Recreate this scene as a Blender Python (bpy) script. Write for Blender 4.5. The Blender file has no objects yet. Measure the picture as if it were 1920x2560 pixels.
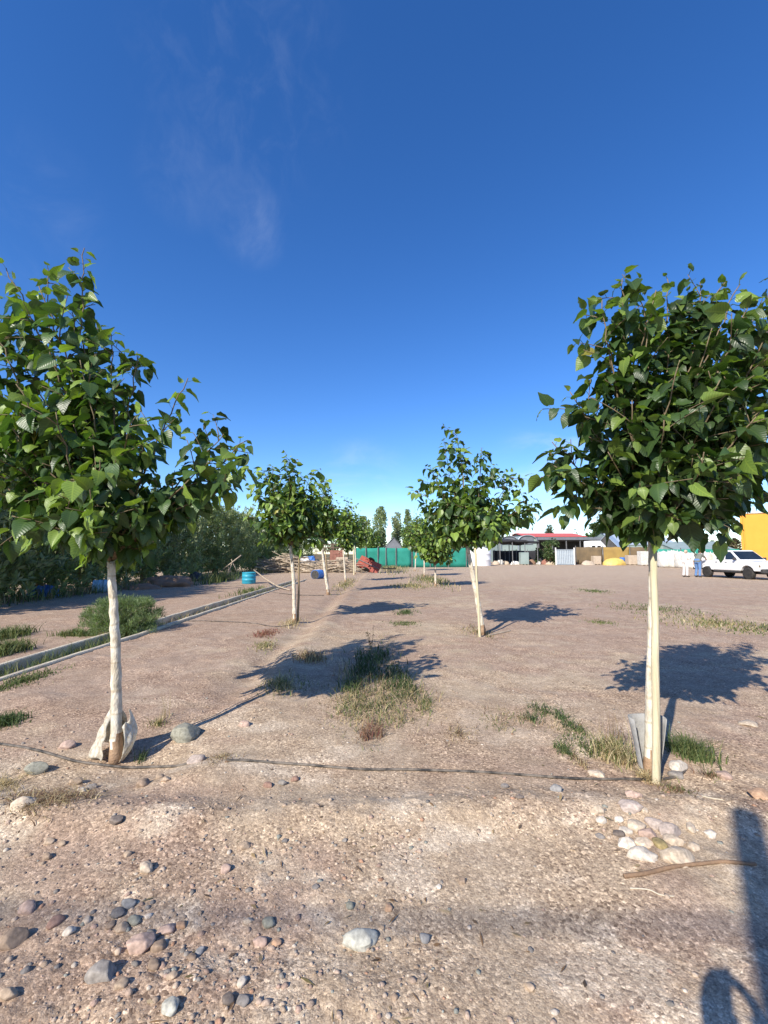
import bpy, bmesh, math, random
import numpy as np
from mathutils import Vector, Matrix, Quaternion, noise as mnoise

# ------------------------------------------------------------------ camera, sky, sun, exposure
SC = bpy.context.scene
COL = SC.collection
R = math.radians
F_PX, CAM_H, PITCH = 1100.0, 1.45, math.atan(105 / 1100.0)
cam = bpy.data.cameras.new('camera')
cam.sensor_fit = 'VERTICAL'
cam.angle_y = 2 * math.atan(1280 / F_PX)
cam.clip_start, cam.clip_end = 0.02, 6000
camo = bpy.data.objects.new('camera', cam)
COL.objects.link(camo)
camo.location = (0, 0, CAM_H)
camo.rotation_euler = (math.pi / 2 + PITCH, 0, 0)
SC.camera = camo

SUN_AZ, SUN_EL = R(34.6), R(35.4)          # shadows run SUN_AZ to the right of +Y
world = bpy.data.worlds.new('World')
SC.world = world
world.use_nodes = True
wn, wl = world.node_tree.nodes, world.node_tree.links
sky = wn.new('ShaderNodeTexSky')
sky.sky_type = 'NISHITA'
sky.sun_disc = False
sky.sun_elevation = SUN_EL
sky.sun_rotation = math.pi + SUN_AZ
sky.altitude = 900
sky.air_density, sky.dust_density, sky.ozone_density = 1.0, 0.15, 3.5
bg = wn['Background']
bg.inputs['Strength'].default_value = 0.08
# faint wisps of high cloud, each in its own part of the sky (by direction)
tc = wn.new('ShaderNodeTexCoord')


def wisp_dir(u, v):
    a_, b_ = (u - 960) / F_PX, -(v - 1280) / F_PX
    return Vector((a_, math.cos(PITCH) - b_ * math.sin(PITCH), math.sin(PITCH) + b_ * math.cos(PITCH))).normalized()


hsv = wn.new('ShaderNodeHueSaturation'); hsv.inputs['Saturation'].default_value = 1.26; hsv.inputs['Value'].default_value = 1.86; hsv.inputs['Hue'].default_value = .510
wl.new(sky.outputs[0], hsv.inputs['Color'])
last = hsv.outputs[0]
for (u_, v_, cosw, sc_, amt, rot) in ((630, 560, .9965, (7, 7, 4), .09, 20), (610, 190, .9800, (22, 22, 3), .035, 0), (470, 430, .9950, (9, 9, 5), .05, 50), (40, 520, .9900, (6, 6, 7), .06, 60), (1420, 1255, .9780, (5, 5, 14), .40, 0), (900, 1235, .9900, (5, 5, 14), .22, 0)):
    dv = wn.new('ShaderNodeVectorMath'); dv.operation = 'DOT_PRODUCT'; dv.inputs[1].default_value = wisp_dir(u_, v_)
    nrm_ = wn.new('ShaderNodeVectorMath'); nrm_.operation = 'NORMALIZE'; wl.new(tc.outputs['Generated'], nrm_.inputs[0]); wl.new(nrm_.outputs[0], dv.inputs[0])
    mr = wn.new('ShaderNodeMapRange'); mr.interpolation_type = 'SMOOTHSTEP'; mr.inputs[1].default_value = cosw; mr.inputs[2].default_value = 1.0; wl.new(dv.outputs['Value'], mr.inputs[0])
    mp = wn.new('ShaderNodeMapping'); mp.inputs['Scale'].default_value = sc_; mp.inputs['Rotation'].default_value = (0, R(rot), 0); wl.new(nrm_.outputs[0], mp.inputs[0])
    nz = wn.new('ShaderNodeTexNoise'); nz.inputs['Scale'].default_value = 1.0; nz.inputs['Detail'].default_value = 9; nz.inputs['Roughness'].default_value = .62; nz.inputs['Distortion'].default_value = .5; wl.new(mp.outputs[0], nz.inputs['Vector'])
    m2 = wn.new('ShaderNodeMapRange'); m2.interpolation_type = 'SMOOTHSTEP'; m2.inputs[1].default_value = .40; m2.inputs[2].default_value = .78; wl.new(nz.outputs[0], m2.inputs[0])
    ml = wn.new('ShaderNodeMath'); ml.operation = 'MULTIPLY'; wl.new(mr.outputs[0], ml.inputs[0]); wl.new(m2.outputs[0], ml.inputs[1])
    mk = wn.new('ShaderNodeMath'); mk.operation = 'MULTIPLY'; mk.inputs[1].default_value = amt; wl.new(ml.outputs[0], mk.inputs[0])
    mx = wn.new('ShaderNodeMix'); mx.data_type = 'RGBA'; mx.inputs[7].default_value = (8.5, 9.3, 10.6, 1)
    wl.new(mk.outputs[0], mx.inputs[0]); wl.new(last, mx.inputs[6]); last = mx.outputs[2]
# warm glow added round the sun, out of view, to make shadows less blue
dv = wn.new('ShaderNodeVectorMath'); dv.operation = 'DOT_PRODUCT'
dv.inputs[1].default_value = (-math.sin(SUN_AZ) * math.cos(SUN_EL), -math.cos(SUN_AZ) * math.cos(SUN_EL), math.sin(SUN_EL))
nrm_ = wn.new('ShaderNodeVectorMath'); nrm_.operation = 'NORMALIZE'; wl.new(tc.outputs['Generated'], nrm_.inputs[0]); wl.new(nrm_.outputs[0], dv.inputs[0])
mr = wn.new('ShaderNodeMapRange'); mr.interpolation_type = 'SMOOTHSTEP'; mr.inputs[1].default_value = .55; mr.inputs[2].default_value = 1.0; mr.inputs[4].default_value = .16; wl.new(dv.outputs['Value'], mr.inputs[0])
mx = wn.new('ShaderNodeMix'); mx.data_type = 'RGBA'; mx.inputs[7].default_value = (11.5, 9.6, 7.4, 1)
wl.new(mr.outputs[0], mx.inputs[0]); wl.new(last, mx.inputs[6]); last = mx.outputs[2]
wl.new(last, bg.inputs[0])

sl = bpy.data.lights.new('sun', 'SUN')
sl.energy, sl.angle, sl.color = 5.0, R(0.53), (1.0, 0.93, 0.82)
so = bpy.data.objects.new('sun', sl)
COL.objects.link(so)
sd = Vector((math.sin(SUN_AZ) * math.cos(SUN_EL), math.cos(SUN_AZ) * math.cos(SUN_EL), -math.sin(SUN_EL)))
so.rotation_euler = sd.to_track_quat('-Z', 'Y').to_euler()
vs = SC.view_settings
vs.view_transform, vs.look, vs.exposure, vs.gamma, vs.use_curve_mapping = 'Standard', 'None', 0.55, 1.0, False

# ------------------------------------------------------------------ numeric helpers
rng = np.random.default_rng(7)
rnd = random.Random(11)


def _hash(ix, iy, seed):
    h = (ix.astype(np.int64) * 374761393 + iy.astype(np.int64) * 668265263 + seed * 974634211) & 0xFFFFFFFF
    h = ((h ^ (h >> 13)) * 1274126177) & 0xFFFFFFFF
    h = h ^ (h >> 16)
    return (h & 0xFFFF) / 65535.0


def vnoise(x, y, seed=0):
    x = np.asarray(x, float); y = np.asarray(y, float)
    ix, iy = np.floor(x), np.floor(y)
    fx, fy = x - ix, y - iy
    fx = fx * fx * fx * (fx * (fx * 6 - 15) + 10); fy = fy * fy * fy * (fy * (fy * 6 - 15) + 10)
    a = _hash(ix, iy, seed); b = _hash(ix + 1, iy, seed); c = _hash(ix, iy + 1, seed); d = _hash(ix + 1, iy + 1, seed)
    return (a * (1 - fx) + b * fx) * (1 - fy) + (c * (1 - fx) + d * fx) * fy


def fbm(x, y, seed=0, oct=4):
    s, a, t = 0, 0.5, 0
    for i in range(oct):
        ca, sa = math.cos(i * 1.1 + .3), math.sin(i * 1.1 + .3)
        s = s + a * vnoise((x * ca - y * sa) * 2 ** i, (x * sa + y * ca) * 2 ** i, seed + i * 17)
        t += a; a *= 0.5
    return s / t


def sst(a, b, x):
    t = np.clip((x - a) / (b - a), 0, 1)
    return t * t * (3 - 2 * t)


CH_L, CH_R = -4.86, -4.40                   # inner faces of the irrigation channel


def ground_h(x, y):
    x = np.asarray(x, float); y = np.asarray(y, float)
    r = np.hypot(x, y)
    near = 1 - sst(18, 45, r)
    z = 0.07 * (fbm(x * .22, y * .22, 3, 3) - .5) * (1 - sst(30, 60, r))
    z = z + 0.045 * (fbm(x * 1.3, y * 1.3, 5, 4) - .5) * near
    # tree row furrow and its little bank
    along = sst(3.4, 5.0, y) * (1 - sst(30, 40, y))
    wob = 0.10 * (vnoise(y * .6, y * 0 + 2.2, 9) - .5)
    z = z + along * (0.05 * np.exp(-((x + 1.22 + wob) / .22) ** 2) - 0.05 * np.exp(-((x + 1.62 + wob) / .20) ** 2))
    # bank of loose earth along the drip pipe, hollow round the left tree
    z = z + 0.05 * np.exp(-((y - 2.62 - 0.05 * np.sin(x * 1.7)) / .16) ** 2) * (1 - sst(2.2, 3, np.abs(x)))
    z = z - 0.075 * np.exp(-(((x + 1.72) / .42) ** 2 + ((y - 3.25) / .30) ** 2))
    z = z + 0.05 * np.exp(-(((x + 1.15) / .30) ** 2 + ((y - 3.1) / .22) ** 2))
    # left: rough bank beside the channel
    z = z + 0.06 * fbm(x * 2.2, y * 2.2, 21, 3) * np.exp(-(((x + 3.3) / .8) ** 2 + ((y - 4.3) / .8) ** 2))
    # wheel rut across the foreground
    z = z - 0.02 * np.exp(-((y - 1.83) / .12) ** 2)
    # clods
    n9 = fbm(x * 8, y * 8, 31, 3); n22 = fbm(x * 20, y * 20, 37, 3)
    cl = near * (1 - sst(9, 16, r))
    rough = 0.45 + 0.9 * sst(.42, .62, fbm(x * .8, y * .8, 41, 3))
    rough = rough + 0.9 * np.exp(-((y - 2.62) / .3) ** 2) + 0.6 * sst(-.2, -1.2, x) * (1 - sst(1.6, 2.2, y))
    z = z + cl * rough * (0.012 * np.maximum(0, n9 - .5) * 2 + 0.003 * np.maximum(0, n22 - .52) * 2.2)
    n50 = fbm(x * 55, y * 55, 51, 2)
    z = z + (1 - sst(3.5, 6, r)) * rough * 0.0028 * np.maximum(0, n50 - .5) * 2
    # channel trench
    tr = sst(CH_L - .07, CH_L - .03, x) * (1 - sst(CH_R + .03, CH_R + .07, x)) * sst(1.9, 2.0, y) * (1 - sst(24, 24.5, y))
    z = z * (1 - tr) + tr * (-0.13)
    # earth bank in front of the hedge
    return z


def gh(x, y):
    return float(ground_h(np.array([x]), np.array([y]))[0])


def ray(u, v):
    a, b = (u - 960) / F_PX, -(v - 1280) / F_PX
    return Vector((a, math.cos(PITCH) - b * math.sin(PITCH), math.sin(PITCH) + b * math.cos(PITCH)))


def G(u, v):
    d = ray(u, v)
    z = 0.0
    for _ in range(5):
        t = (z - CAM_H) / d.z
        x, y = d.x * t, d.y * t
        z = gh(x, y)
    return Vector((x, y, z))


def W(u, v, dist):
    d = ray(u, v)
    t = dist / d.y
    return Vector((d.x * t, dist, CAM_H + d.z * t))


# ------------------------------------------------------------------ object helpers
def tag(o, label, cat, group=None, kind=None):
    if label: o['label'] = label
    if cat: o['category'] = cat
    if group: o['group'] = group
    if kind: o['kind'] = kind
    return o


def thing(name, label, cat, loc=(0, 0, 0), rz=0, group=None):
    o = bpy.data.objects.new(name, None)
    COL.objects.link(o)
    o.location = loc; o.rotation_euler = (0, 0, rz)
    o.empty_display_size = .1
    return tag(o, label, cat, group)


def obj(name, me, m, parent=None):
    o = bpy.data.objects.new(name, me)
    COL.objects.link(o)
    if isinstance(m, (list, tuple)):
        for k in m: me.materials.append(k)
    elif m: me.materials.append(m)
    if parent: o.parent = parent
    return o


def copy_tree(o, parent=None):
    c = o.copy(); COL.objects.link(c); c.parent = parent
    for ch in list(o.children): copy_tree(ch, c)
    return c


def fast_mesh(name, V, Fq, tint=None, luv=None, smooth=True):
    V = np.asarray(V, np.float32); Fq = np.asarray(Fq, np.int32)
    me = bpy.data.meshes.new(name)
    k = Fq.shape[1]
    me.vertices.add(len(V)); me.vertices.foreach_set('co', V.ravel())
    me.loops.add(Fq.size); me.loops.foreach_set('vertex_index', Fq.ravel())
    me.polygons.add(len(Fq))
    me.polygons.foreach_set('loop_start', np.arange(0, Fq.size, k, dtype=np.int32))
    me.polygons.foreach_set('loop_total', np.full(len(Fq), k, np.int32))
    me.polygons.foreach_set('use_smooth', np.full(len(Fq), smooth))
    if tint is not None:
        a = me.attributes.new('tint', 'FLOAT_COLOR', 'POINT')
        c = np.ones((len(V), 4), np.float32); c[:, :3] = tint
        a.data.foreach_set('color', c.ravel())
    if luv is not None:
        a = me.attributes.new('leafuv', 'FLOAT_VECTOR', 'POINT')
        a.data.foreach_set('vector', np.asarray(luv, np.float32).ravel())
    me.update(calc_edges=True)
    me.validate()
    return me


class MB:
    """collects simple solids and links them as one mesh"""
    def __init__(self): self.v, self.f = [], []

    def add(self, vs, fs, M=None):
        o = len(self.v)
        self.v += [tuple(M @ Vector(p)) if M is not None else tuple(p) for p in vs]
        self.f += [tuple(i + o for i in f) for f in fs]
        return self

    def box(self, c, s, M=None):
        x, y, z = c; a, b, d = s[0] / 2, s[1] / 2, s[2] / 2
        vs = [(x + i * a, y + j * b, z + k * d) for k in (-1, 1) for j in (-1, 1) for i in (-1, 1)]
        return self.add(vs, [(0, 2, 3, 1), (4, 5, 7, 6), (0, 1, 5, 4), (2, 6, 7, 3), (0, 4, 6, 2), (1, 3, 7, 5)], M)

    def prism(self, poly, y0, y1, M=None, s1=1.0, c1=(0, 0)):
        """poly in x,z extruded along y"""
        n = len(poly)
        vs = [(x, y0, z) for x, z in poly] + [(x, y1, z) for x, z in poly]
        fs = [tuple(range(n)), tuple(range(2 * n - 1, n - 1, -1))]
        fs += [(i, i + n, (i + 1) % n + n, (i + 1) % n) for i in range(n)]
        return self.add(vs, fs, M)

    def tube(self, pts, rad, n=8, caps=True, jit=0.0):
        pts = [Vector(p) for p in pts]
        if not hasattr(rad, '__len__'): rad = [rad] * len(pts)
        vs, fs = [], []
        ref = Vector((0, 0, 1)) if abs((pts[-1] - pts[0]).normalized().z) < .9 else Vector((0, 1, 0))
        for i, p in enumerate(pts):
            t = (pts[min(i + 1, len(pts) - 1)] - pts[max(i - 1, 0)])
            t = t.normalized() if t.length > 1e-9 else Vector((0, 0, 1))
            a = t.cross(ref).normalized(); b = a.cross(t)
            for k in range(n):
                w = 2 * math.pi * k / n
                r_ = rad[i] * (1 + (rnd.uniform(-jit, jit) if jit else 0))
                vs.append(p + a * math.cos(w) * r_ + b * math.sin(w) * r_)
        for i in range(len(pts) - 1):
            for k in range(n):
                fs.append((i * n + k, i * n + (k + 1) % n, (i + 1) * n + (k + 1) % n, (i + 1) * n + k))
        if caps:
            fs.append(tuple(range(n - 1, -1, -1))); fs.append(tuple(range((len(pts) - 1) * n, len(pts) * n)))
        return self.add(vs, fs)

    def lathe(self, prof, n=24, M=None):
        """prof: (radius, z) from bottom to top"""
        vs, fs = [], []
        for r_, z in prof:
            for k in range(n):
                w = 2 * math.pi * k / n
                vs.append((r_ * math.cos(w), r_ * math.sin(w), z))
        m = len(prof)
        for i in range(m - 1):
            for k in range(n):
                fs.append((i * n + k, i * n + (k + 1) % n, (i + 1) * n + (k + 1) % n, (i + 1) * n + k))
        fs.append(tuple(range(n - 1, -1, -1))); fs.append(tuple(range((m - 1) * n, m * n)))
        return self.add(vs, fs, M)

    def ball(self, c, r_, n=10, M=None):
        if not hasattr(r_, '__len__'): r_ = (r_, r_, r_)
        vs, fs = [], []
        for i in range(1, n):
            th = math.pi * i / n
            for k in range(n * 2):
                w = math.pi * k / n
                vs.append((c[0] + r_[0] * math.sin(th) * math.cos(w), c[1] + r_[1] * math.sin(th) * math.sin(w), c[2] - r_[2] * math.cos(th)))
        q = n * 2
        for i in range(n - 2):
            for k in range(q):
                fs.append((i * q + k, i * q + (k + 1) % q, (i + 1) * q + (k + 1) % q, (i + 1) * q + k))
        fs.append(tuple(range(q - 1, -1, -1))); fs.append(tuple(range((n - 2) * q, (n - 1) * q)))
        return self.add(vs, fs, M)

    def mesh(self, name, smooth=False):
        me = bpy.data.meshes.new(name)
        me.from_pydata(self.v, [], self.f)
        if smooth: me.polygons.foreach_set('use_smooth', [True] * len(me.polygons))
        me.update()
        return me

    def build(self, name, m, parent=None, smooth=False, bevel=0, seg=2):
        o = obj(name, self.mesh(name, smooth), m, parent)
        if bevel:
            b = o.modifiers.new('bevel', 'BEVEL'); b.width = bevel; b.segments = seg; b.limit_method = 'ANGLE'; b.angle_limit = R(35)
        return o


# ------------------------------------------------------------------ materials
def nodes(name):
    m = bpy.data.materials.new(name); m.use_nodes = True
    return m, m.node_tree.nodes, m.node_tree.links, m.node_tree.nodes['Principled BSDF']


def sock(x): return x


def M(name, c1, c2=None, scale=6, rough=.8, bump=.15, bscale=40, metal=0.0, spec=.3, detail=5, stretch=None, contrast=.18):
    m, n, l, p = nodes(name)
    p.inputs['Roughness'].default_value = rough; p.inputs['Metallic'].default_value = metal
    p.inputs['Specular IOR Level'].default_value = spec
    if c2 is None: c2 = tuple(c * .7 for c in c1)
    t = n.new('ShaderNodeTexCoord'); vec = t.outputs['Object']
    if stretch:
        q = n.new('ShaderNodeMapping'); q.inputs['Scale'].default_value = stretch
        l.new(vec, q.inputs[0]); vec = q.outputs[0]
    a = n.new('ShaderNodeTexNoise'); a.inputs['Scale'].default_value = scale; a.inputs['Detail'].default_value = detail
    r_ = n.new('ShaderNodeValToRGB'); e = r_.color_ramp.elements
    e[0].position, e[1].position = .5 - contrast, .5 + contrast
    e[0].color, e[1].color = (*c1, 1), (*c2, 1)
    l.new(vec, a.inputs['Vector']); l.new(a.outputs[0], r_.inputs[0]); l.new(r_.outputs[0], p.inputs['Base Color'])
    if bump:
        b = n.new('ShaderNodeTexNoise'); b.inputs['Scale'].default_value = bscale; b.inputs['Detail'].default_value = 6
        k = n.new('ShaderNodeBump'); k.inputs['Strength'].default_value = bump; k.inputs['Distance'].default_value = .02
        l.new(vec, b.inputs['Vector']); l.new(b.outputs[0], k.inputs['Height']); l.new(k.outputs[0], p.inputs['Normal'])
    return m


def leaf_mat(name, rough=.4, trans=.27, veins=True, spec=.45, tcol=(1.5, 1.75, .55)):
    m, n, l, p = nodes(name)
    at = n.new('ShaderNodeAttribute'); at.attribute_name = 'tint'
    col = at.outputs['Color']
    p.inputs['Roughness'].default_value = rough; p.inputs['Specular IOR Level'].default_value = spec
    if veins:
        uv = n.new('ShaderNodeAttribute'); uv.attribute_name = 'leafuv'
        sp = n.new('ShaderNodeSeparateXYZ'); l.new(uv.outputs['Vector'], sp.inputs[0])

        def mth(op, a, b=None):
            q = n.new('ShaderNodeMath'); q.operation = op
            for i, w in enumerate((a, b)):
                if w is None: continue
                if hasattr(w, 'links'): l.new(w, q.inputs[i])
                else: q.inputs[i].default_value = w
            return q.outputs[0]
        s_abs = mth('ABSOLUTE', sp.outputs['Y'])
        ph = mth('SUBTRACT', mth('MULTIPLY', sp.outputs['X'], 8.0), mth('MULTIPLY', s_abs, 2.4))
        tri = mth('ABSOLUTE', mth('SUBTRACT', mth('FRACT', ph), .5))      # 0.5 at vein
        vein = mth('MAXIMUM', mth('MULTIPLY', mth('SUBTRACT', tri, .36), 6.0), mth('MULTIPLY', mth('SUBTRACT', .10, s_abs), 12.0))
        vein = mth('MINIMUM', mth('MAXIMUM', vein, 0.0), 1.0)
        mxx = n.new('ShaderNodeMix'); mxx.data_type = 'RGBA'; mxx.blend_type = 'MIX'
        lt = n.new('ShaderNodeMix'); lt.data_type = 'RGBA'; lt.blend_type = 'MULTIPLY'; lt.inputs[0].default_value = 1
        lt.inputs[7].default_value = (1.9, 1.7, 1.5, 1); l.new(col, lt.inputs[6])
        fac = mth('MULTIPLY', vein, .55)
        l.new(fac, mxx.inputs[0]); l.new(col, mxx.inputs[6]); l.new(lt.outputs[2], mxx.inputs[7])
        col = mxx.outputs[2]
        bp = n.new('ShaderNodeBump'); bp.inputs['Strength'].default_value = .28; bp.inputs['Distance'].default_value = .006; bp.invert = True
        l.new(tri, bp.inputs['Height']); l.new(bp.outputs[0], p.inputs['Normal'])
    l.new(col, p.inputs['Base Color'])
    tr = n.new('ShaderNodeBsdfTranslucent')
    tm = n.new('ShaderNodeMix'); tm.data_type = 'RGBA'; tm.blend_type = 'MULTIPLY'; tm.inputs[0].default_value = 1
    tm.inputs[7].default_value = (*tcol, 1); l.new(col, tm.inputs[6]); l.new(tm.outputs[2], tr.inputs['Color'])
    ms = n.new('ShaderNodeMixShader'); ms.inputs[0].default_value = trans
    l.new(p.outputs[0], ms.inputs[1]); l.new(tr.outputs[0], ms.inputs[2])
    l.new(ms.outputs[0], n['Material Output'].inputs['Surface'])
    return m


LEAF = leaf_mat('mulberry_leaf', rough=.40, spec=.45)
LEAF_FAR = leaf_mat('far_leaf', rough=.55, veins=False, trans=.35, spec=.3)
GRASS = leaf_mat('grass_blade', rough=.6, veins=False, trans=.3, spec=.2, tcol=(1.3, 1.3, .75))


def tint_mat(name, rough=.85, bump=.5, bscale=60, spec=.25):
    m, n, l, p = nodes(name)
    p.inputs['Roughness'].default_value = rough; p.inputs['Specular IOR Level'].default_value = spec
    at = n.new('ShaderNodeAttribute'); at.attribute_name = 'tint'
    t = n.new('ShaderNodeTexCoord')
    a = n.new('ShaderNodeTexNoise'); a.inputs['Scale'].default_value = bscale; a.inputs['Detail'].default_value = 6
    r_ = n.new('ShaderNodeValToRGB'); e = r_.color_ramp.elements
    e[0].position, e[1].position = .3, .7; e[0].color, e[1].color = (.62, .6, .58, 1), (1.15, 1.12, 1.08, 1)
    x = n.new('ShaderNodeMix'); x.data_type = 'RGBA'; x.blend_type = 'MULTIPLY'; x.inputs[0].default_value = 1
    l.new(t.outputs['Object'], a.inputs['Vector']); l.new(a.outputs[0], r_.inputs[0])
    l.new(at.outputs['Color'], x.inputs[6]); l.new(r_.outputs[0], x.inputs[7]); l.new(x.outputs[2], p.inputs['Base Color'])
    k = n.new('ShaderNodeBump'); k.inputs['Strength'].default_value = bump; k.inputs['Distance'].default_value = .004
    l.new(a.outputs[0], k.inputs['Height']); l.new(k.outputs[0], p.inputs['Normal'])
    return m


STONE = tint_mat('stone')
GRAVEL = tint_mat('gravel', bscale=140)

MT = dict(
    bark_white=M('whitewashed_bark', (.72, .67, .56), (.40, .34, .25), 22, .85, .5, 70, stretch=(1, 1, .4), contrast=.17),
    bark_base=M('bare_bark', (.36, .24, .15), (.24, .15, .09), 12, .85, .5, 60),
    bark_twig=M('twig_bark', (.20, .15, .09), (.13, .10, .06), 15, .8, .2, 60),
    stake_pale=M('weathered_pale_stake', (.62, .55, .38), (.42, .36, .23), 7, .8, .4, 30, stretch=(4, 4, .25)),
    stake_brown=M('brown_stake', (.30, .23, .14), (.20, .15, .09), 7, .85, .4, 30, stretch=(4, 4, .25)),
    concrete=M('old_concrete', (.60, .53, .40), (.44, .38, .29), 5, .9, .5, 35),
    hose=M('dusty_black_pipe', (.030, .028, .026), (.16, .135, .11), 14, .6, .1, 60, contrast=.12),
    timber=M('bleached_timber', (.46, .38, .29), (.28, .22, .16), 5, .85, .4, 20),
    dark_timber=M('dark_timber', (.10, .07, .05), (.18, .13, .10), 5, .85, .4, 20),
    blue=M('blue_plastic', (.05, .16, .50), (.09, .24, .60), 5, .45, .1, 20),
    teal=M('teal_plastic', (.02, .26, .40), (.04, .32, .44), 4, .45, .1, 20),
    paleblue=M('pale_blue_plastic', (.30, .48, .60), (.40, .55, .62), 5, .5, .1, 20),
    white=M('white_plastic', (.80, .80, .78), (.70, .69, .66), 4, .6, .1, 15),
    tankwhite=M('white_tank', (.84, .84, .84), (.76, .76, .77), 3, .5, .05, 15),
    bagwhite=M('woven_white_bag', (.66, .65, .61), (.48, .46, .41), 5, .8, .35, 12),
    sackdark=M('dark_sack', (.03, .03, .04), (.07, .07, .08), 6, .6, .3, 15),
    paint=M('white_car_paint', (.80, .80, .79), (.74, .73, .71), 2, .25, 0, metal=0, spec=.5),
    dust=M('dusty_black_trim', (.035, .035, .037), (.07, .065, .06), 6, .6, .1, 30),
    glass=M('tinted_glass', (.012, .016, .02), (.02, .025, .03), 2, .06, 0, spec=.8),
    tyre=M('tyre_rubber', (.022, .022, .022), (.05, .045, .04), 8, .85, .2, 50),
    rim=M('alloy_rim', (.42, .41, .39), (.32, .31, .30), 5, .35, 0, metal=.7),
    lamp=M('clear_lamp', (.62, .64, .66), (.5, .52, .55), 8, .12, 0, spec=.8),
    redlamp=M('red_lamp', (.35, .02, .02), (.28, .02, .02), 8, .2, 0),
    orange=M('orange_render', (.68, .32, .05), (.63, .295, .045), 1.5, .85, .15, 30),
    redroof=M('red_sheet_roof', (.62, .13, .10), (.54, .11, .09), 3, .6, .1, 10),
    greyroof=M('grey_sheet_roof', (.17, .18, .20), (.13, .14, .155), 2, .5, .1, 10),
    poly=M('grey_polythene', (.40, .46, .53), (.33, .39, .46), 1.2, .45, .1, 5),
    palepoly=M('pale_polythene', (.28, .34, .32), (.22, .28, .26), 1.2, .5, .1, 5),
    shed=M('dark_shed_wall', (.05, .05, .052), (.08, .078, .075), 2, .9, .1, 10),
    netgreen=M('green_shade_net', (.018, .20, .15), (.03, .26, .20), 1.3, .8, .25, 25),
    netblack=M('black_shade_net', (.022, .022, .025), (.035, .035, .038), 3, .9, .2, 30),
    netbrown=M('brown_windbreak_net', (.19, .135, .075), (.11, .085, .055), .9, .9, .2, 20),
    netochre=M('ochre_windbreak_net', (.36, .24, .07), (.26, .17, .06), .9, .9, .2, 20),
    yellow=M('yellow_plastic', (.70, .50, .14), (.52, .36, .10), 2, .5, .05, 15),
    metal=M('galvanised_sheet', (.42, .47, .50), (.34, .39, .43), 3, .45, .05, 15, metal=.3),
    post=M('steel_post', (.20, .20, .20), (.13, .13, .13), 5, .6, .1, 30, metal=.3),
    rust=M('rusty_red_paint', (.36, .085, .055), (.24, .065, .05), 5, .7, .2, 20),
    brick=M('red_brick_stack', (.32, .15, .11), (.24, .11, .085), 6, .9, .4, 20),
    beige=M('beige_block', (.50, .41, .31), (.42, .34, .26), 4, .9, .3, 20),
    dirt=M('red_brown_earth', (.30, .185, .12), (.20, .125, .085), 3, .95, .8, 14),
    skin=M('skin', (.42, .24, .16), (.38, .21, .14), 8, .55, .05, 60),
    hair=M('dark_hair', (.018, .014, .012), (.03, .024, .02), 30, .5, .4, 60),
    greyshirt=M('grey_green_shirt', (.17, .18, .155), (.14, .15, .13), 6, .9, .2, 30),
    whitecloth=M('white_work_clothes', (.72, .68, .64), (.62, .57, .53), 6, .9, .2, 30),
    denim=M('blue_denim', (.12, .22, .42), (.09, .17, .34), 7, .9, .2, 60),
    navy=M('navy_cloth', (.03, .035, .06), (.04, .045, .07), 7, .9, .2, 40),
    shoe=M('worn_shoe', (.06, .05, .045), (.10, .085, .07), 9, .7, .1, 40),
    greyboard=M('grey_fibre_sheet', (.34, .335, .32), (.26, .255, .245), 8, .9, .3, 40),
    dryleaf=M('pale_dry_twig', (.55, .50, .40), (.42, .37, .28), 10, .9, .2, 40),
    stick=M('brown_stick', (.26, .165, .10), (.17, .11, .07), 12, .85, .4, 40),
)

# dark growth rings and knots on the whitewashed bark
bm_ = MT['bark_white']; bn, bl = bm_.node_tree.nodes, bm_.node_tree.links
wv = bn.new('ShaderNodeTexWave'); wv.bands_direction = 'Z'; wv.inputs['Scale'].default_value = 1.9; wv.inputs['Distortion'].default_value = 7.0; wv.inputs['Detail'].default_value = 3; wv.inputs['Detail Scale'].default_value = 1.2
wr_ = bn.new('ShaderNodeValToRGB'); wr_.color_ramp.elements[0].position = .0; wr_.color_ramp.elements[0].color = (.80, .75, .68, 1); wr_.color_ramp.elements[1].position = .06; wr_.color_ramp.elements[1].color = (1, 1, 1, 1)
tcb = bn.new('ShaderNodeTexCoord'); bl.new(tcb.outputs['Object'], wv.inputs['Vector']); bl.new(wv.outputs['Fac'], wr_.inputs[0])
pb_ = bn['Principled BSDF']; src = pb_.inputs['Base Color'].links[0].from_socket
mxb = bn.new('ShaderNodeMix'); mxb.data_type = 'RGBA'; mxb.blend_type = 'MULTIPLY'; mxb.inputs[0].default_value = 1
bl.new(src, mxb.inputs[6]); bl.new(wr_.outputs[0], mxb.inputs[7]); bl.new(mxb.outputs[2], pb_.inputs['Base Color'])

# translucent torn plastic round the left tree
mpl, n_, l_, p_ = nodes('torn_white_plastic')
p_.inputs['Base Color'].default_value = (.72, .68, .58, 1); p_.inputs['Roughness'].default_value = .45
nzz = n_.new('ShaderNodeTexNoise'); nzz.inputs['Scale'].default_value = 14
rr = n_.new('ShaderNodeValToRGB'); rr.color_ramp.elements[0].color = (.50, .43, .32, 1); rr.color_ramp.elements[1].color = (.78, .74, .64, 1)
rr.color_ramp.elements[0].position = .35; rr.color_ramp.elements[1].position = .6
l_.new(nzz.outputs[0], rr.inputs[0]); l_.new(rr.outputs[0], p_.inputs['Base Color'])
tb = n_.new('ShaderNodeBsdfTranslucent'); tb.inputs[0].default_value = (.75, .70, .58, 1)
mm = n_.new('ShaderNodeMixShader'); mm.inputs[0].default_value = .4
l_.new(p_.outputs[0], mm.inputs[1]); l_.new(tb.outputs[0], mm.inputs[2]); l_.new(mm.outputs[0], n_['Material Output'].inputs[0])
MT['plastic'] = mpl


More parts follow.
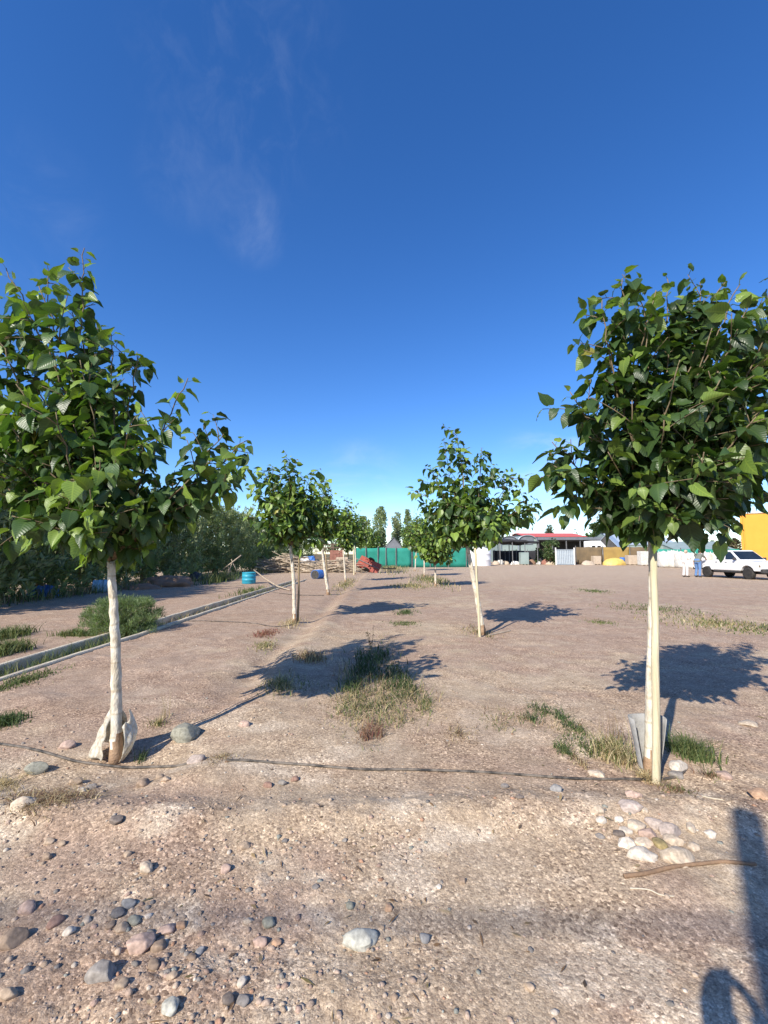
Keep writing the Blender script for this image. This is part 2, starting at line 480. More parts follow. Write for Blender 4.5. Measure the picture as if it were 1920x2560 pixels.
# ------------------------------------------------------------------ ground sheet
def ground_mat():
    m, n, l, p = nodes('stony_ground')
    p.inputs['Roughness'].default_value = .95; p.inputs['Specular IOR Level'].default_value = .15
    at = n.new('ShaderNodeAttribute'); at.attribute_name = 'tint'
    t = n.new('ShaderNodeTexCoord')

    def noise(s, d=5):
        a = n.new('ShaderNodeTexNoise'); a.inputs['Scale'].default_value = s; a.inputs['Detail'].default_value = d
        l.new(t.outputs['Object'], a.inputs['Vector']); return a.outputs[0]

    def vor(s, feat='F1'):
        a = n.new('ShaderNodeTexVoronoi'); a.inputs['Scale'].default_value = s; a.feature = feat
        l.new(t.outputs['Object'], a.inputs['Vector']); return a

    def ramp(x, pts):
        r_ = n.new('ShaderNodeValToRGB'); cr = r_.color_ramp
        while len(cr.elements) < len(pts): cr.elements.new(.5)
        for e, (q, c) in zip(cr.elements, pts): e.position = q; e.color = (*c, 1) if hasattr(c, '__len__') else (c, c, c, 1)
        l.new(x, r_.inputs[0]); return r_.outputs[0]

    def mul(a, b, f=1.0):
        x = n.new('ShaderNodeMix'); x.data_type = 'RGBA'; x.blend_type = 'MULTIPLY'; x.inputs[0].default_value = f
        l.new(a, x.inputs[6]); l.new(b, x.inputs[7]); return x.outputs[2]

    def mix(f, a, b):
        x = n.new('ShaderNodeMix'); x.data_type = 'RGBA'
        l.new(f, x.inputs[0]); l.new(a, x.inputs[6]); l.new(b, x.inputs[7]); return x.outputs[2]
    col = at.outputs['Color']
    v1, v2 = vor(85), vor(210)
    s1 = n.new('ShaderNodeSeparateXYZ'); l.new(v1.outputs['Color'], s1.inputs[0])
    s2 = n.new('ShaderNodeSeparateXYZ'); l.new(v2.outputs['Color'], s2.inputs[0])
    # little stones: random tones
    g1 = ramp(s1.outputs[0], [(0, (.42, .37, .35)), (.30, (.86, .80, .77)), (.6, (1.0, .96, .92)), (.84, (1.18, 1.10, 1.03)), (.96, (1.7, 1.66, 1.6))])
    g2 = ramp(s2.outputs[1], [(0, (.62, .56, .53)), (.4, (.95, .92, .90)), (.8, (1.08, 1.04, 1.0)), (.97, (1.4, 1.38, 1.34))])
    patch = ramp(noise(1.6, 6), [(.36, 0.25), (.62, 1.0)])
    flat = n.new('ShaderNodeRGB'); flat.outputs[0].default_value = (1, 1, 1, 1)
    col = mul(col, mix(patch, flat.outputs[0], g1))
    col = mul(col, g2, .8)
    col = mul(col, ramp(noise(5, 8), [(.3, (.84, .81, .79)), (.7, (1.10, 1.10, 1.10))]))
    col = mul(col, ramp(noise(38, 6), [(.3, (.80, .78, .76)), (.68, (1.12, 1.12, 1.12))]))
    l.new(col, p.inputs['Base Color'])
    # relief of grit
    ad = n.new('ShaderNodeMath'); ad.operation = 'MULTIPLY_ADD'
    l.new(v1.outputs['Distance'], ad.inputs[0]); ad.inputs[1].default_value = -.35
    nn = noise(60, 8); l.new(nn, ad.inputs[2])
    b1 = n.new('ShaderNodeBump'); b1.inputs['Strength'].default_value = .34; b1.inputs['Distance'].default_value = .012
    l.new(ad.outputs[0], b1.inputs['Height'])
    b2 = n.new('ShaderNodeBump'); b2.inputs['Strength'].default_value = .25; b2.inputs['Distance'].default_value = .004
    l.new(v2.outputs['Distance'], b2.inputs['Height']); b2.invert = True
    l.new(b1.outputs[0], b2.inputs['Normal']); l.new(b2.outputs[0], p.inputs['Normal'])
    return m


GROUND = ground_mat()


def soil_colour(x, y):
    """the soil's own colours: tan silt, pinkish crushed gravel, pale crust"""
    r = np.hypot(x, y)
    tan_, pink, pale, dark = np.array([.435, .362, .268]), np.array([.38, .298, .230]), np.array([.54, .475, .375]), np.array([.345, .265, .195])
    w = sst(.40, .62, .55 * fbm(x * .55, y * .55, 61, 4) + .45 * fbm(x * 2.6, y * 3.4, 63, 4) + .10 * sst(5, 12, r) + .18 * sst(-1.5, -2.4, x) * sst(3.2, 4.2, y)
            + .16 * sst(.2, 1.0, x) * (1 - sst(1.7, 2.2, y)) - .14 * np.exp(-((y - 4.3) / 1.6) ** 2) * np.exp(-((x - .2) / 1.3) ** 2))
    c = tan_ + (pink - tan_) * w[:, None]
    pw = sst(.55, .68, fbm(x * 2.4, y * 3.2, 71, 4)) * .85 * (1 - .85 * sst(3.2, 6, r))
    c = c + (pale - c) * pw[:, None]
    dw = sst(.58, .74, fbm(x * .9 + 7, y * .9, 81, 4)) * .45 * (1 - sst(14, 30, r))
    c = c + (dark - c) * dw[:, None]
    # churned dark silt of the rut across the foreground, far yard paler and dustier
    far = sst(14, 40, r)
    yard = np.array([.49, .41, .31])
    c = c + (yard - c) * (far * .8)[:, None]
    # beyond the yard: dull scrubby land
    land = np.array([.16, .15, .08])
    c = c + (land - c) * sst(75, 110, r)[:, None]
    return c


def make_ground():
    rad = [0.0, .25]
    while rad[-1] < 26: rad.append(rad[-1] + max(.012, rad[-1] * .0062) if rad[-1] > .8 else rad[-1] + .06)
    while rad[-1] < 3500: rad.append(rad[-1] * 1.035)
    rad = np.array(rad[1:])
    a_front = np.linspace(R(-62), R(62), 400)
    a_back = np.linspace(R(62), R(298), 70)[1:-1]
    ang = np.concatenate([a_front, a_back])
    nr, na = len(rad), len(ang)
    X = rad[:, None] * np.sin(ang)[None, :]; Y = rad[:, None] * np.cos(ang)[None, :]
    X, Y = X.ravel(), Y.ravel()
    Z = ground_h(X, Y)
    V = np.stack([X, Y, Z], 1)
    V = np.vstack([V, [[0, 0, gh(0, 0)]]])
    i = np.arange(nr - 1)[:, None] * na; j = np.arange(na)[None, :]; j2 = (j + 1) % na
    Fq = np.stack([(i + j).ravel(), (i + na + j).ravel(), (i + na + j2).ravel(), (i + j2).ravel()], 1)[:, ::-1]
    ctr = len(V) - 1
    jj = np.arange(0, na)
    tri = np.stack([np.full(na, ctr), (jj + 1) % na, jj, jj], 1)
    me = fast_mesh('ground', V, Fq, tint=soil_colour(V[:, 0], V[:, 1]))
    o = obj('ground', me, GROUND)
    o['kind'] = 'structure'
    return o


make_ground()

# ------------------------------------------------------------------ leaves and trees
def leaf_template(fold=.26, droop=.30, twist=0.0, wide=1.0, wav=.03):
    ts = [(-.06, .26), (.06, .36), (.22, .43), (.42, .41), (.62, .30), (.80, .16), (1.0, .012)]
    ss = [-1, -.55, 0, .55, 1]
    V, U = [], []
    for i, (t, w) in enumerate(ts):
        for s in ss:
            x = t + (.06 if i == 0 and s == 0 else 0)
            y = s * w * wide
            z = fold * abs(s) * w - droop * max(t, 0) ** 2 - .12 * (abs(s) ** 3) * w + wav * math.sin(t * 17 + s * 2.5) * abs(s) + twist * s * w * t
            V.append((x, y, z)); U.append((t, s * w / .43, 0))
    Fq = []
    for i in range(len(ts) - 1):
        for j in range(4):
            Fq.append((i * 5 + j, i * 5 + j + 1, (i + 1) * 5 + j + 1, (i + 1) * 5 + j))
    return np.array(V), np.array(U), np.array(Fq)


def small_template():
    ts = [(0, .12), (.3, .40), (.65, .30), (1.0, .02)]
    V, U = [], []
    for t, w in ts:
        for s in (-1, 0, 1):
            V.append((t, s * w, .16 * abs(s) * w - .22 * t * t)); U.append((t, s * w / .43, 0))
    Fq = []
    for i in range(3):
        for j in range(2):
            Fq.append((i * 3 + j, i * 3 + j + 1, (i + 1) * 3 + j + 1, (i + 1) * 3 + j))
    return np.array(V), np.array(U), np.array(Fq)


def sliver_template(w=.16):
    V = [(0, 0, 0), (.45, -w, -.03), (.45, w, -.03), (1, 0, -.12)]
    return np.array(V, float), np.zeros((4, 3)), np.array([(0, 1, 3, 2)])


BIG = [leaf_template(), leaf_template(.55, .15, .25, .9, .04), leaf_template(.15, .55, -.3, .95, .05), leaf_template(.7, .42, .1, .82, .04), leaf_template(-.15, .5, .35, 1.0, .05)]
SMALL, SLIVER, NEEDLE = small_template(), sliver_template(.17), sliver_template(.06)


def place_leaves(tmpl, P, A, N, S, tint):
    """P points, A axis, N normal hint, S sizes, tint colours -> V, F, tint, uv"""
    T, U, Fq = tmpl
    A = A / np.maximum(np.linalg.norm(A, axis=1, keepdims=True), 1e-9)
    B = np.cross(N, A); B /= np.maximum(np.linalg.norm(B, axis=1, keepdims=True), 1e-9)
    C = np.cross(A, B)
    k = len(T)
    V = P[:, None, :] + S[:, None, None] * (T[None, :, 0:1] * A[:, None] + T[None, :, 1:2] * B[:, None] + T[None, :, 2:3] * C[:, None])
    Fa = (np.arange(len(P)) * k)[:, None, None] + Fq[None]
    return V.reshape(-1, 3), Fa.reshape(-1, Fq.shape[1]), np.repeat(tint, k, 0), np.tile(U, (len(P), 1))


def bez(a, b, c, n):
    t = np.linspace(0, 1, n)[:, None]
    return (1 - t) ** 2 * a + 2 * t * (1 - t) * b + t * t * c


def mulberry(label, base, trunk_pts, trunk_r, tips, fill, leaf_len, seed, tmpl=BIG, side=3, step=.045, young=.12, group='young mulberry trees in two rows', yellow=.01, side_len=.34, split_bark=True, tone=1.0):
    """trunk_pts: world points from the ground up; tips: world ends of main shoots; fill: (centre, radii, count) of inner shoots"""
    g = np.random.default_rng(seed)
    root = thing('mulberry_tree', label, 'tree', tuple(base), 0, group)
    b0 = np.array(base)
    tp = [np.array(p) - b0 for p in trunk_pts]
    # trunk with kinks and rings
    pts, rad = [], []
    nseg = 9 if len(tp) > 2 else 8
    full = []
    for i in range(len(tp) - 1):
        for q in range(nseg):
            full.append(tp[i] + (tp[i + 1] - tp[i]) * q / nseg)
    full.append(tp[-1])
    for i, p in enumerate(full):
        f = i / (len(full) - 1)
        j = g.normal(0, trunk_r * .06, 3); j[2] = 0
        if i == 0: j *= 0
        pts.append(Vector(p + j)); rad.append(trunk_r * (1.30 - .42 * f if f > .12 else 1.55 - 2.0 * f) * (1 + g.uniform(-.05, .05)))
    pts[0] = pts[0] - Vector((0, 0, .06))
    mb = MB(); mb.tube(pts, rad, 12)
    trunk = mb.build('trunk', MT['bark_white'], root, True)
    if split_bark:
        me = trunk.data; me.materials.append(MT['bark_base'])
        zc = tp[0][2] + .16
        for poly in me.polygons:
            if poly.center.z < zc + .05 * math.sin(poly.center.x * 90): poly.material_index = 1
    top = tp[-1]; th = top[2]
    # main shoots
    all_tips = [np.array(t) - b0 for t in tips]
    c, rd, cnt = fill
    c = np.array(c) - b0
    for _ in range(cnt):
        d = g.normal(0, 1, 3); d /= np.linalg.norm(d)
        all_tips.append(c + d * np.array(rd) * g.uniform(.45, .95))
    br = MB(); shoots = []
    zmax = max(t[2] for t in all_tips)
    for t in all_tips:
        lead = g.uniform(0, .30) * max(0, min(1, (t[2] - th) / max(.1, zmax - th)))
        s = top + np.array([(t[0] - top[0]) * lead * .3, (t[1] - top[1]) * lead * .3, (t[2] - th) * lead if t[2] > th else -.02])
        L = np.linalg.norm(t - s)
        mid = s + (t - s) * .5 + np.array([g.normal(0, .06) * L, g.normal(0, .06) * L, .16 * L if t[2] < s[2] + .5 * L else -.02 * L])
        n = max(5, int(L / .07))
        cv = bez(s, mid, t, n)
        cv[1:-1] += g.normal(0, .008 * min(1, L), (n - 2, 3))
        r0 = trunk_r * .34 * min(1, .4 + L * .6)
        br.tube([Vector(p) for p in cv], list(np.linspace(r0, .0035, n)), 5)
        shoots.append((cv, .30))
        for q in range(side):
            k = int(n * g.uniform(.30, .92)); k = min(max(k, 1), n - 2)
            d0 = cv[k + 1] - cv[k]; d0 /= np.linalg.norm(d0)
            d1 = np.cross(d0, g.normal(0, 1, 3)); d1 /= np.linalg.norm(d1)
            ln = side_len * g.uniform(.5, 1.2) * (1.0 if L > .5 else .6)
            e = cv[k] + (d0 * .5 + d1 * .85 + np.array([0, 0, .15])) * ln
            m2 = int(max(4, ln / .05))
            c2 = bez(cv[k], cv[k] + (d0 * .5 + d1 * .5) * ln * .5 + np.array([0, 0, .05 * ln]), e, m2)
            br.tube([Vector(p) for p in c2], list(np.linspace(r0 * .45, .0025, m2)), 4)
            shoots.append((c2, .12))
    br.build('branches', MT['bark_twig'], root, True)
    # leaves
    P, A, N, S, C, Q = [], [], [], [], [], []
    for cv, t0 in shoots:
        seg = np.linalg.norm(np.diff(cv, axis=0), axis=1); L = seg.sum(); cum = np.concatenate([[0], np.cumsum(seg)])
        pos = np.arange(t0 * L, L + .001, step)
        ph = g.uniform(0, 6.28)
        for i, sp in enumerate(pos):
            k = min(np.searchsorted(cum, sp, 'right') - 1, len(seg) - 1)
            f = (sp - cum[k]) / max(seg[k], 1e-6)
            p = cv[k] + (cv[k + 1] - cv[k]) * f
            d0 = (cv[k + 1] - cv[k]) / max(seg[k], 1e-6)
            ph += 2.5 + g.uniform(-.5, .5)
            u1 = np.cross(d0, [0, 0, 1.0]); u1 /= max(np.linalg.norm(u1), 1e-6); u2 = np.cross(u1, d0)
            rd_ = u1 * math.cos(ph) + u2 * math.sin(ph)
            tipf = sp / L
            a = rd_ * 1.0 + d0 * (.35 + .6 * (tipf > .9)) + np.array([0, 0, -.55 - .3 * g.random()])
            a /= np.linalg.norm(a)
            pet = leaf_len * g.uniform(.25, .45)
            pd = rd_ * .8 + d0 * .5 + np.array([0, 0, .1]); pd /= np.linalg.norm(pd)
            Q.append((p, p + pd * pet))
            P.append(p + pd * pet); A.append(a)
            nrm = np.array([0, 0, 1.0]) + rd_ * .45 + g.normal(0, .45, 3)
            N.append(nrm)
            sz = leaf_len * g.uniform(.50, 1.25) * (1.0 - .45 * (tipf > .93)) * (1.15 if g.random() < .15 else 1)
            S.append(sz)
            v = g.random()
            base_c = np.array([.050, .096, .028]) * g.uniform(.65, 1.35)
            if tipf > .86 or v < young: base_c = np.array([.17, .255, .05]) * g.uniform(.7, 1.25)
            if g.random() < yellow: base_c = np.array([.26, .25, .05])
            C.append(base_c * tone)
    P, A, N, S, C = map(np.array, (P, A, N, S, C))
    vari = tmpl if tmpl is BIG else [tmpl]
    pick = g.integers(len(vari), size=len(P))
    acc = [place_leaves(vari[k], P[pick == k], A[pick == k], N[pick == k], S[pick == k], C[pick == k]) for k in range(len(vari))]
    offs = np.cumsum([0] + [len(a[0]) for a in acc[:-1]])
    V = np.vstack([a[0] for a in acc]); Fq = np.vstack([a[1] + o_ for a, o_ in zip(acc, offs)]); T = np.vstack([a[2] for a in acc]); U = np.vstack([a[3] for a in acc])
    if tmpl is BIG:
        # leaf stalks
        Q0 = np.array([q[0] for q in Q]); Q1 = np.array([q[1] for q in Q])
        w = np.cross(Q1 - Q0, [0.3, 0.2, 1.0]); w /= np.linalg.norm(w, axis=1, keepdims=True); w *= .0022
        QV = np.stack([Q0 - w, Q0 + w, Q1 + w, Q1 - w], 1).reshape(-1, 3)
        QF = np.arange(len(QV)).reshape(-1, 4) + len(V)
        V = np.vstack([V, QV]); Fq = np.vstack([Fq, QF])
        T = np.vstack([T, np.tile([.13, .17, .05], (len(QV), 1))]); U = np.vstack([U, np.tile([.5, .5, 0], (len(QV), 1))])
    obj('crown', fast_mesh('crown', V, Fq, T, U), LEAF if tmpl is BIG else LEAF, root)
    return root


def tipsW(lst, dist, spread, seed):
    g = np.random.default_rng(seed)
    out = []
    for it in lst:
        u, v = it[0], it[1]
        dd = it[2] if len(it) > 2 else g.uniform(-spread, spread)
        out.append(W(u, v, dist + dd))
    return out


# --- nearest left tree
B1 = G(290, 1904)
d1 = B1.y
t1_tips = [(211, 640, .0), (120, 690, .2), (15, 690, -.2), (97, 735, -.3), (60, 800, .3), (-60, 720, .1), (-120, 840, -.1), (278, 835, -.1), (240, 800, .2), (342, 880, .0), (470, 945, -.1),
           (560, 1085, .1), (620, 1100, -.1), (600, 1180, .25), (580, 1225, -.1), (530, 1150, -.3), (500, 1240, .2), (340, 1040, -.45),
           (250, 1150, -.5), (225, 1225, -.6), (140, 1030, -.5), (40, 960, -.4), (-40, 1080, -.3), (30, 1290, -.35), (140, 1320, -.4), (190, 1330, -.45), (240, 1330, -.3), (330, 1290, -.2), (430, 1270, 0.0),
           (360, 1340, .1), (300, 1370, .15), (-80, 1220, .1), (-140, 980, .2), (-150, 1120, 0), (60, 1180, .4), (200, 900, -.3), (180, 780, -.1), (20, 850, .1), (300, 960, .4), (250, 1300, .4)]
mulberry('large nearest tree on the left, torn white plastic round its foot', B1,
         [B1, W(291, 1740, d1), W(289, 1593, d1 + .01), W(277, 1405, d1 + .03)], .031,
         tipsW([(t[0], t[1] - (20 if t[1] < 740 else 0)) + tuple(t[2:]) for t in t1_tips], d1, .45, 1), (W(150, 1120, d1), (.5, .5, .55), 14), .114, 101, side=5, tone=.92, side_len=.27, young=.20, step=.040, yellow=.003)

# --- nearest right tree
B2 = G(1624, 1936)
d2 = B2.y
r1_tips = [(1556, 690, .0), (1600, 700, .1), (1505, 745, -.1), (1668, 690, .1), (1640, 720, -.2), (1720, 730, .2), (1813, 700, .0), (1880, 740, -.3), (1930, 800, -.3), (1960, 700, .2), (1515, 850, -.1), (1560, 860, .2),
           (1515, 925, .1), (1425, 980, -.1), (1450, 1040, .1), (1380, 1105, .05), (1378, 1160, -.1), (1403, 1240, .0), (1480, 1270, -.1), (1440, 1180, .25), (1530, 1300, .1), (1560, 1330, .0),
           (1630, 1330, -.3), (1690, 1320, -.4), (1737, 1345, .1), (1810, 1320, .0), (1880, 1290, .1), (1850, 1180, -.5), (1760, 1130, -.5), (1660, 1050, -.5), (1580, 1000, -.4), (1700, 900, -.45), (1800, 950, -.5),
           (1900, 1030, -.5), (1960, 1120, -.2), (1990, 940, .1), (2020, 1060, .2), (1960, 1240, .2), (1600, 1210, -.45), (1520, 1130, -.3), (1620, 830, -.2), (1780, 820, -.3), (1880, 880, .1), (1700, 1230, .45),
           (1850, 1100, .5), (1580, 1120, .45), (1660, 940, .4), (1740, 800, .3)]
mulberry('large nearest tree on the right, tied to a pale post, grey sheet round its foot', B2,
         [B2, W(1626, 1740, d2), W(1632, 1500, d2), W(1630, 1330, d2)], .026,
         tipsW([(t[0], t[1] - (25 if t[1] > 1270 else -6 if t[1] < 770 else 0)) + tuple(t[2:]) for t in r1_tips + [(1750, 700, .15), (1850, 705, -.15), (1905, 745, .2), (1965, 760, -.1), (1690, 760, .3), (1990, 830, .1)]], d2, .45, 2), (W(1720, 1080, d2), (.5, .5, .70), 22), .112, 202, side=5, tone=.74, side_len=.27, young=.13, step=.040, yellow=.003)

# --- second trees of each row
B3 = G(737, 1558); d3 = B3.y
t2_tips = [(712, 1128), (740, 1148), (680, 1165), (655, 1175), (770, 1190), (795, 1205), (640, 1230), (650, 1290), (635, 1310), (655, 1330), (700, 1350), (740, 1360), (780, 1340), (800, 1280), (810, 1240), (720, 1250), (760, 1300), (690, 1240), (668, 1200), (632, 1268)]
mulberry('second tree of the left row, straight white trunk with a brown stake at its right', B3,
         [B3, W(734, 1450, d3), W(726, 1365, d3)], .036, tipsW(t2_tips, d3, .7, 3), (W(722, 1265, d3), (.62, .7, .75), 40), .150, 303, side=4, step=.048, young=.34, yellow=.02)
B4 = G(1208, 1586); d4 = B4.y
r2_tips = [(1137, 1072), (1110, 1098), (1160, 1110), (1203, 1118), (1075, 1165), (1060, 1235), (1055, 1260), (1090, 1200), (1240, 1180), (1284, 1185), (1270, 1220), (1320, 1260), (1345, 1268), (1310, 1300), (1330, 1290), (1270, 1320), (1230, 1335), (1180, 1350), (1130, 1330), (1100, 1350), (1080, 1310), (1150, 1230), (1200, 1230), (1175, 1290), (1120, 1260)]
mulberry('leaning second tree of the right row with a thin stake and wide uneven crown', B4,
         [B4, W(1190, 1480, d4), W(1168, 1365, d4)], .042, tipsW(r2_tips, d4, .7, 4), (W(1175, 1275, d4), (.75, .75, .6), 40), .145, 404, side=4, step=.048, young=.32)


def far_tree(label, ub, vb, ut, vt, ctr, rx, rz, seed, cnt=34, tr=.042, ll=.185, young=.36):
    b = G(ub, vb); d = b.y
    c = W(ctr[0], ctr[1], d)
    sx, sz = rx * d / F_PX, rz * d / F_PX
    g = np.random.default_rng(seed)
    tips = []
    for i in range(cnt):
        q = g.normal(0, 1, 3); q /= np.linalg.norm(q)
        tips.append((c.x + q[0] * sx * g.uniform(.7, 1.0), c.y + q[1] * sx * .9, c.z + q[2] * sz * g.uniform(.75, 1.0)))
    tips.append((c.x + g.uniform(-.2, .2) * sx, c.y, c.z + sz * 1.12))
    return mulberry(label, b, [b, W((ub + ut) / 2 + rnd.uniform(-1, 1), (vb + vt) / 2, d), W(ut, vt, d)], tr, tips, (c, (sx * .7, sx * .7, sz * .7), cnt), ll, seed, tmpl=SMALL, side=3, step=.075, young=young, yellow=.015, side_len=.45)


far_tree('third tree of the left row, trunk leaning, dark stake beside it', 821, 1487, 803, 1362, (812, 1280), 38, 72, 505)
far_tree('fourth tree of the left row, narrow pointed crown behind the leaning one', 864, 1455, 858, 1375, (868, 1312), 29, 58, 506)
far_tree('fifth tree of the left row, small, beside the red cart', 888, 1435, 888, 1370, (897, 1325), 24, 44, 507)
far_tree('small low-crowned tree by the green net, left row', 930, 1418, 931, 1385, (928, 1345), 32, 42, 508, young=.4)
far_tree('low-crowned tree of the right row, foliage reaching almost to the weeds', 1089, 1465, 1088, 1412, (1088, 1345), 62, 66, 509, cnt=50)
far_tree('tree behind the low-crowned one in the right row, thin pale trunk', 1061, 1441, 1060, 1385, (1052, 1332), 42, 50, 510)
far_tree('slim tree of the right row with pointed top', 1038, 1428, 1041, 1375, (1036, 1325), 30, 48, 511)
far_tree('far tree of the right row, trunk before the green net', 1027, 1412, 1028, 1378, (1015, 1335), 24, 38, 512)


# --- stakes
def stake(label, p0, p1, r, m, n=8):
    d = (p1 - p0)
    pts = [p0 - Vector((0, 0, .08)) + d * 0] + [p0 + d * f + Vector((rnd.gauss(0, r * .12), rnd.gauss(0, r * .12), 0)) for f in np.linspace(0, 1, 7)]
    o = MB().tube([q - p0 for q in pts], [r * (1.05 - .02 * i) for i in range(8)], n, jit=.06).build('wooden_stake', MT[m], None, True)
    o.location = p0
    return tag(o, label, 'stake', 'stakes tied to the young trees')


ps = G(1641, 1957)
stake('pale post tied in front of the nearest right tree', ps, W(1634, 1362, ps.y + .03), .0235, 'stake_pale', 10)
stake('thin stake behind the trunk of the nearest left tree', Vector((B1.x + .012, B1.y + .075, B1.z)), W(283, 1420, B1.y + .10), .011, 'stake_brown')
q = G(745, 1557); stake('brown stake right of the second left-row tree', q, W(748, 1385, q.y), .024, 'stake_brown')
q = G(1200, 1592); stake('thin pale stake before the leaning right-row tree', q, W(1188, 1370, q.y), .024, 'stake_pale')
q = G(820, 1478); stake('dark stake leaning by the third left-row tree', q, W(814, 1385, q.y), .035, 'stake_brown')
q = G(885, 1437); stake('pale stake left of the fifth left-row tree', q, W(884, 1368, q.y), .05, 'stake_pale')

# ties on the right trunk belong to the post
# --- torn plastic at the left foot
def plastic_sheet():
    root_p = B1.copy()
    vs, fs = [], []

    def patch(fn, nu, nv):
        o = len(vs)
        for i in range(nu):
            for j in range(nv): vs.append(fn(i / (nu - 1), j / (nv - 1)))
        for i in range(nu - 1):
            for j in range(nv - 1): fs.append((o + i * nv + j, o + (i + 1) * nv + j, o + (i + 1) * nv + j + 1, o + i * nv + j + 1))

    def left(u, v):      # skirt flaring down to the left, open at the front
        a = R(70 + 150 * u)
        hgt = .36 - .05 * math.sin(u * 6)
        zb = .02 + .06 * math.sin(u * math.pi) + .02 * math.sin(u * 15)
        z = zb + v * (hgt - zb)
        k = math.sin(math.pi * (.15 + .80 * u)) ** 1.2
        rr_ = .045 + (.150 * k + .02) * (1 - v) ** .85 + .012 * math.sin(u * 19 + v * 4) * (1 - .5 * v) + .006 * math.sin(v * 17 + u * 9)
        return (rr_ * math.cos(a) * 1.12, rr_ * math.sin(a), z)

    def right(u, v):
        a = R(38 - 75 * u)
        hgt = .36 - .10 * u + .02 * math.sin(u * 9)
        z = v * hgt
        rr_ = .025 + .095 * math.sin(min(1, v / .62) * math.pi / 2) - .05 * max(0, v - .62) / .38 + .008 * math.sin(u * 13 + v * 9)
        return (rr_ * math.cos(a), rr_ * math.sin(a), z)
    patch(left, 44, 24); patch(right, 20, 24)
    me = bpy.data.meshes.new('plastic_sheet'); me.from_pydata(vs, [], fs)
    me.polygons.foreach_set('use_smooth', [True] * len(me.polygons))
    o = obj('plastic_sheet', me, MT['plastic'])
    s = o.modifiers.new('thick', 'SOLIDIFY'); s.thickness = .0015
    o.location = root_p - Vector((0, 0, .01))
    tag(o, 'torn whitish plastic sheet flaring round the foot of the nearest left tree', 'plastic sheet')


plastic_sheet()


def fibre_sheet():
    vs, fs = [], []
    nu, nv = 20, 8
    for i in range(nu):
        u = i / (nu - 1); a = R(-28 + 236 * u)
        for j in range(nv):
            v = j / (nv - 1)
            rr_ = .055 + .062 * v + .003 * math.sin(u * 11 + v * 3)
            vs.append((rr_ * math.cos(a) * 1.05, rr_ * math.sin(a) * .8, v * .375 + .006 * math.sin(u * 9) * v))
    for i in range(nu - 1):
        for j in range(nv - 1): fs.append((i * nv + j, (i + 1) * nv + j, (i + 1) * nv + j + 1, i * nv + j + 1))
    me = bpy.data.meshes.new('fibre_sheet'); me.from_pydata(vs, [], fs)
    me.polygons.foreach_set('use_smooth', [True] * len(me.polygons))
    o = obj('fibre_sheet', me, MT['greyboard'])
    s = o.modifiers.new('thick', 'SOLIDIFY'); s.thickness = .004
    o.location = (B2.x + .005, B2.y + .005, B2.z - .01)
    tag(o, 'grey fibre sheet bent round the foot of the nearest right tree', 'tree guard')


fibre_sheet()

# ------------------------------------------------------------------ hedge bushes on the left
def bush_mesh(seed, h, rx, n_stem, leaf, col, lift=.9, sprays=60, per=40, tmpl=SLIVER, low=.02):
    g = np.random.default_rng(seed)
    P, A, N, S, C = [], [], [], [], []
    st = MB()
    for s in range(n_stem):
        a = g.uniform(0, 6.283); q = g.uniform(.2, 1)
        st.tube([Vector((.15 * math.cos(a), .15 * math.sin(a), -.05)), Vector((rx * .35 * q * math.cos(a), rx * .35 * q * math.sin(a), h * .4)), Vector((rx * .6 * q * math.cos(a), rx * .6 * q * math.sin(a), h * .82))], [.05, .035, .012], 5)
    for s in range(sprays):
        a = g.uniform(0, 6.283); q = math.sqrt(g.uniform(.05, 1)); zz = g.uniform(low, .92)
        prof = rx * (1.0 - .50 * max(0, (zz - .45) / .55) ** 1.6) * (.82 + .3 * vnoise(np.array([a * 1.3]), np.array([zz * 4]), seed)[0])
        p = np.array([q * prof * math.cos(a), q * prof * math.sin(a), zz * h])
        out = np.array([math.cos(a), math.sin(a), 0])
        d = out * g.uniform(.1, .8) + np.array([0, 0, lift]) + g.normal(0, .25, 3); d /= np.linalg.norm(d)
        L = g.uniform(.35, .8) * (h / 4.2)
        shade = g.uniform(.7, 1.3)
        for k in range(per):
            t = g.random()
            pp = p + d * L * t + out * .12 * t * t * L
            rdir = g.normal(0, 1, 3); rdir /= np.linalg.norm(rdir)
            P.append(pp + rdir * .03); A.append(d * .8 + rdir * .8 + np.array([0, 0, .1])); N.append(g.normal(0, 1, 3) + np.array([0, 0, .6])); S.append(leaf * g.uniform(.6, 1.3))
            C.append(np.array(col) * shade * g.uniform(.75, 1.25))
    return st, place_leaves(tmpl, np.array(P), np.array(A), np.array(N), np.array(S), np.array(C))


def bush_proto(name, label, cat, seed, group, **k):
    st, (V, Fq, T, U) = bush_mesh(seed, **k)
    root = thing(name, label, cat, group=group)
    st.build('stems', MT['bark_twig'], root, True)
    obj('foliage', fast_mesh('foliage', V, Fq, T), LEAF_FAR, root)
    return root


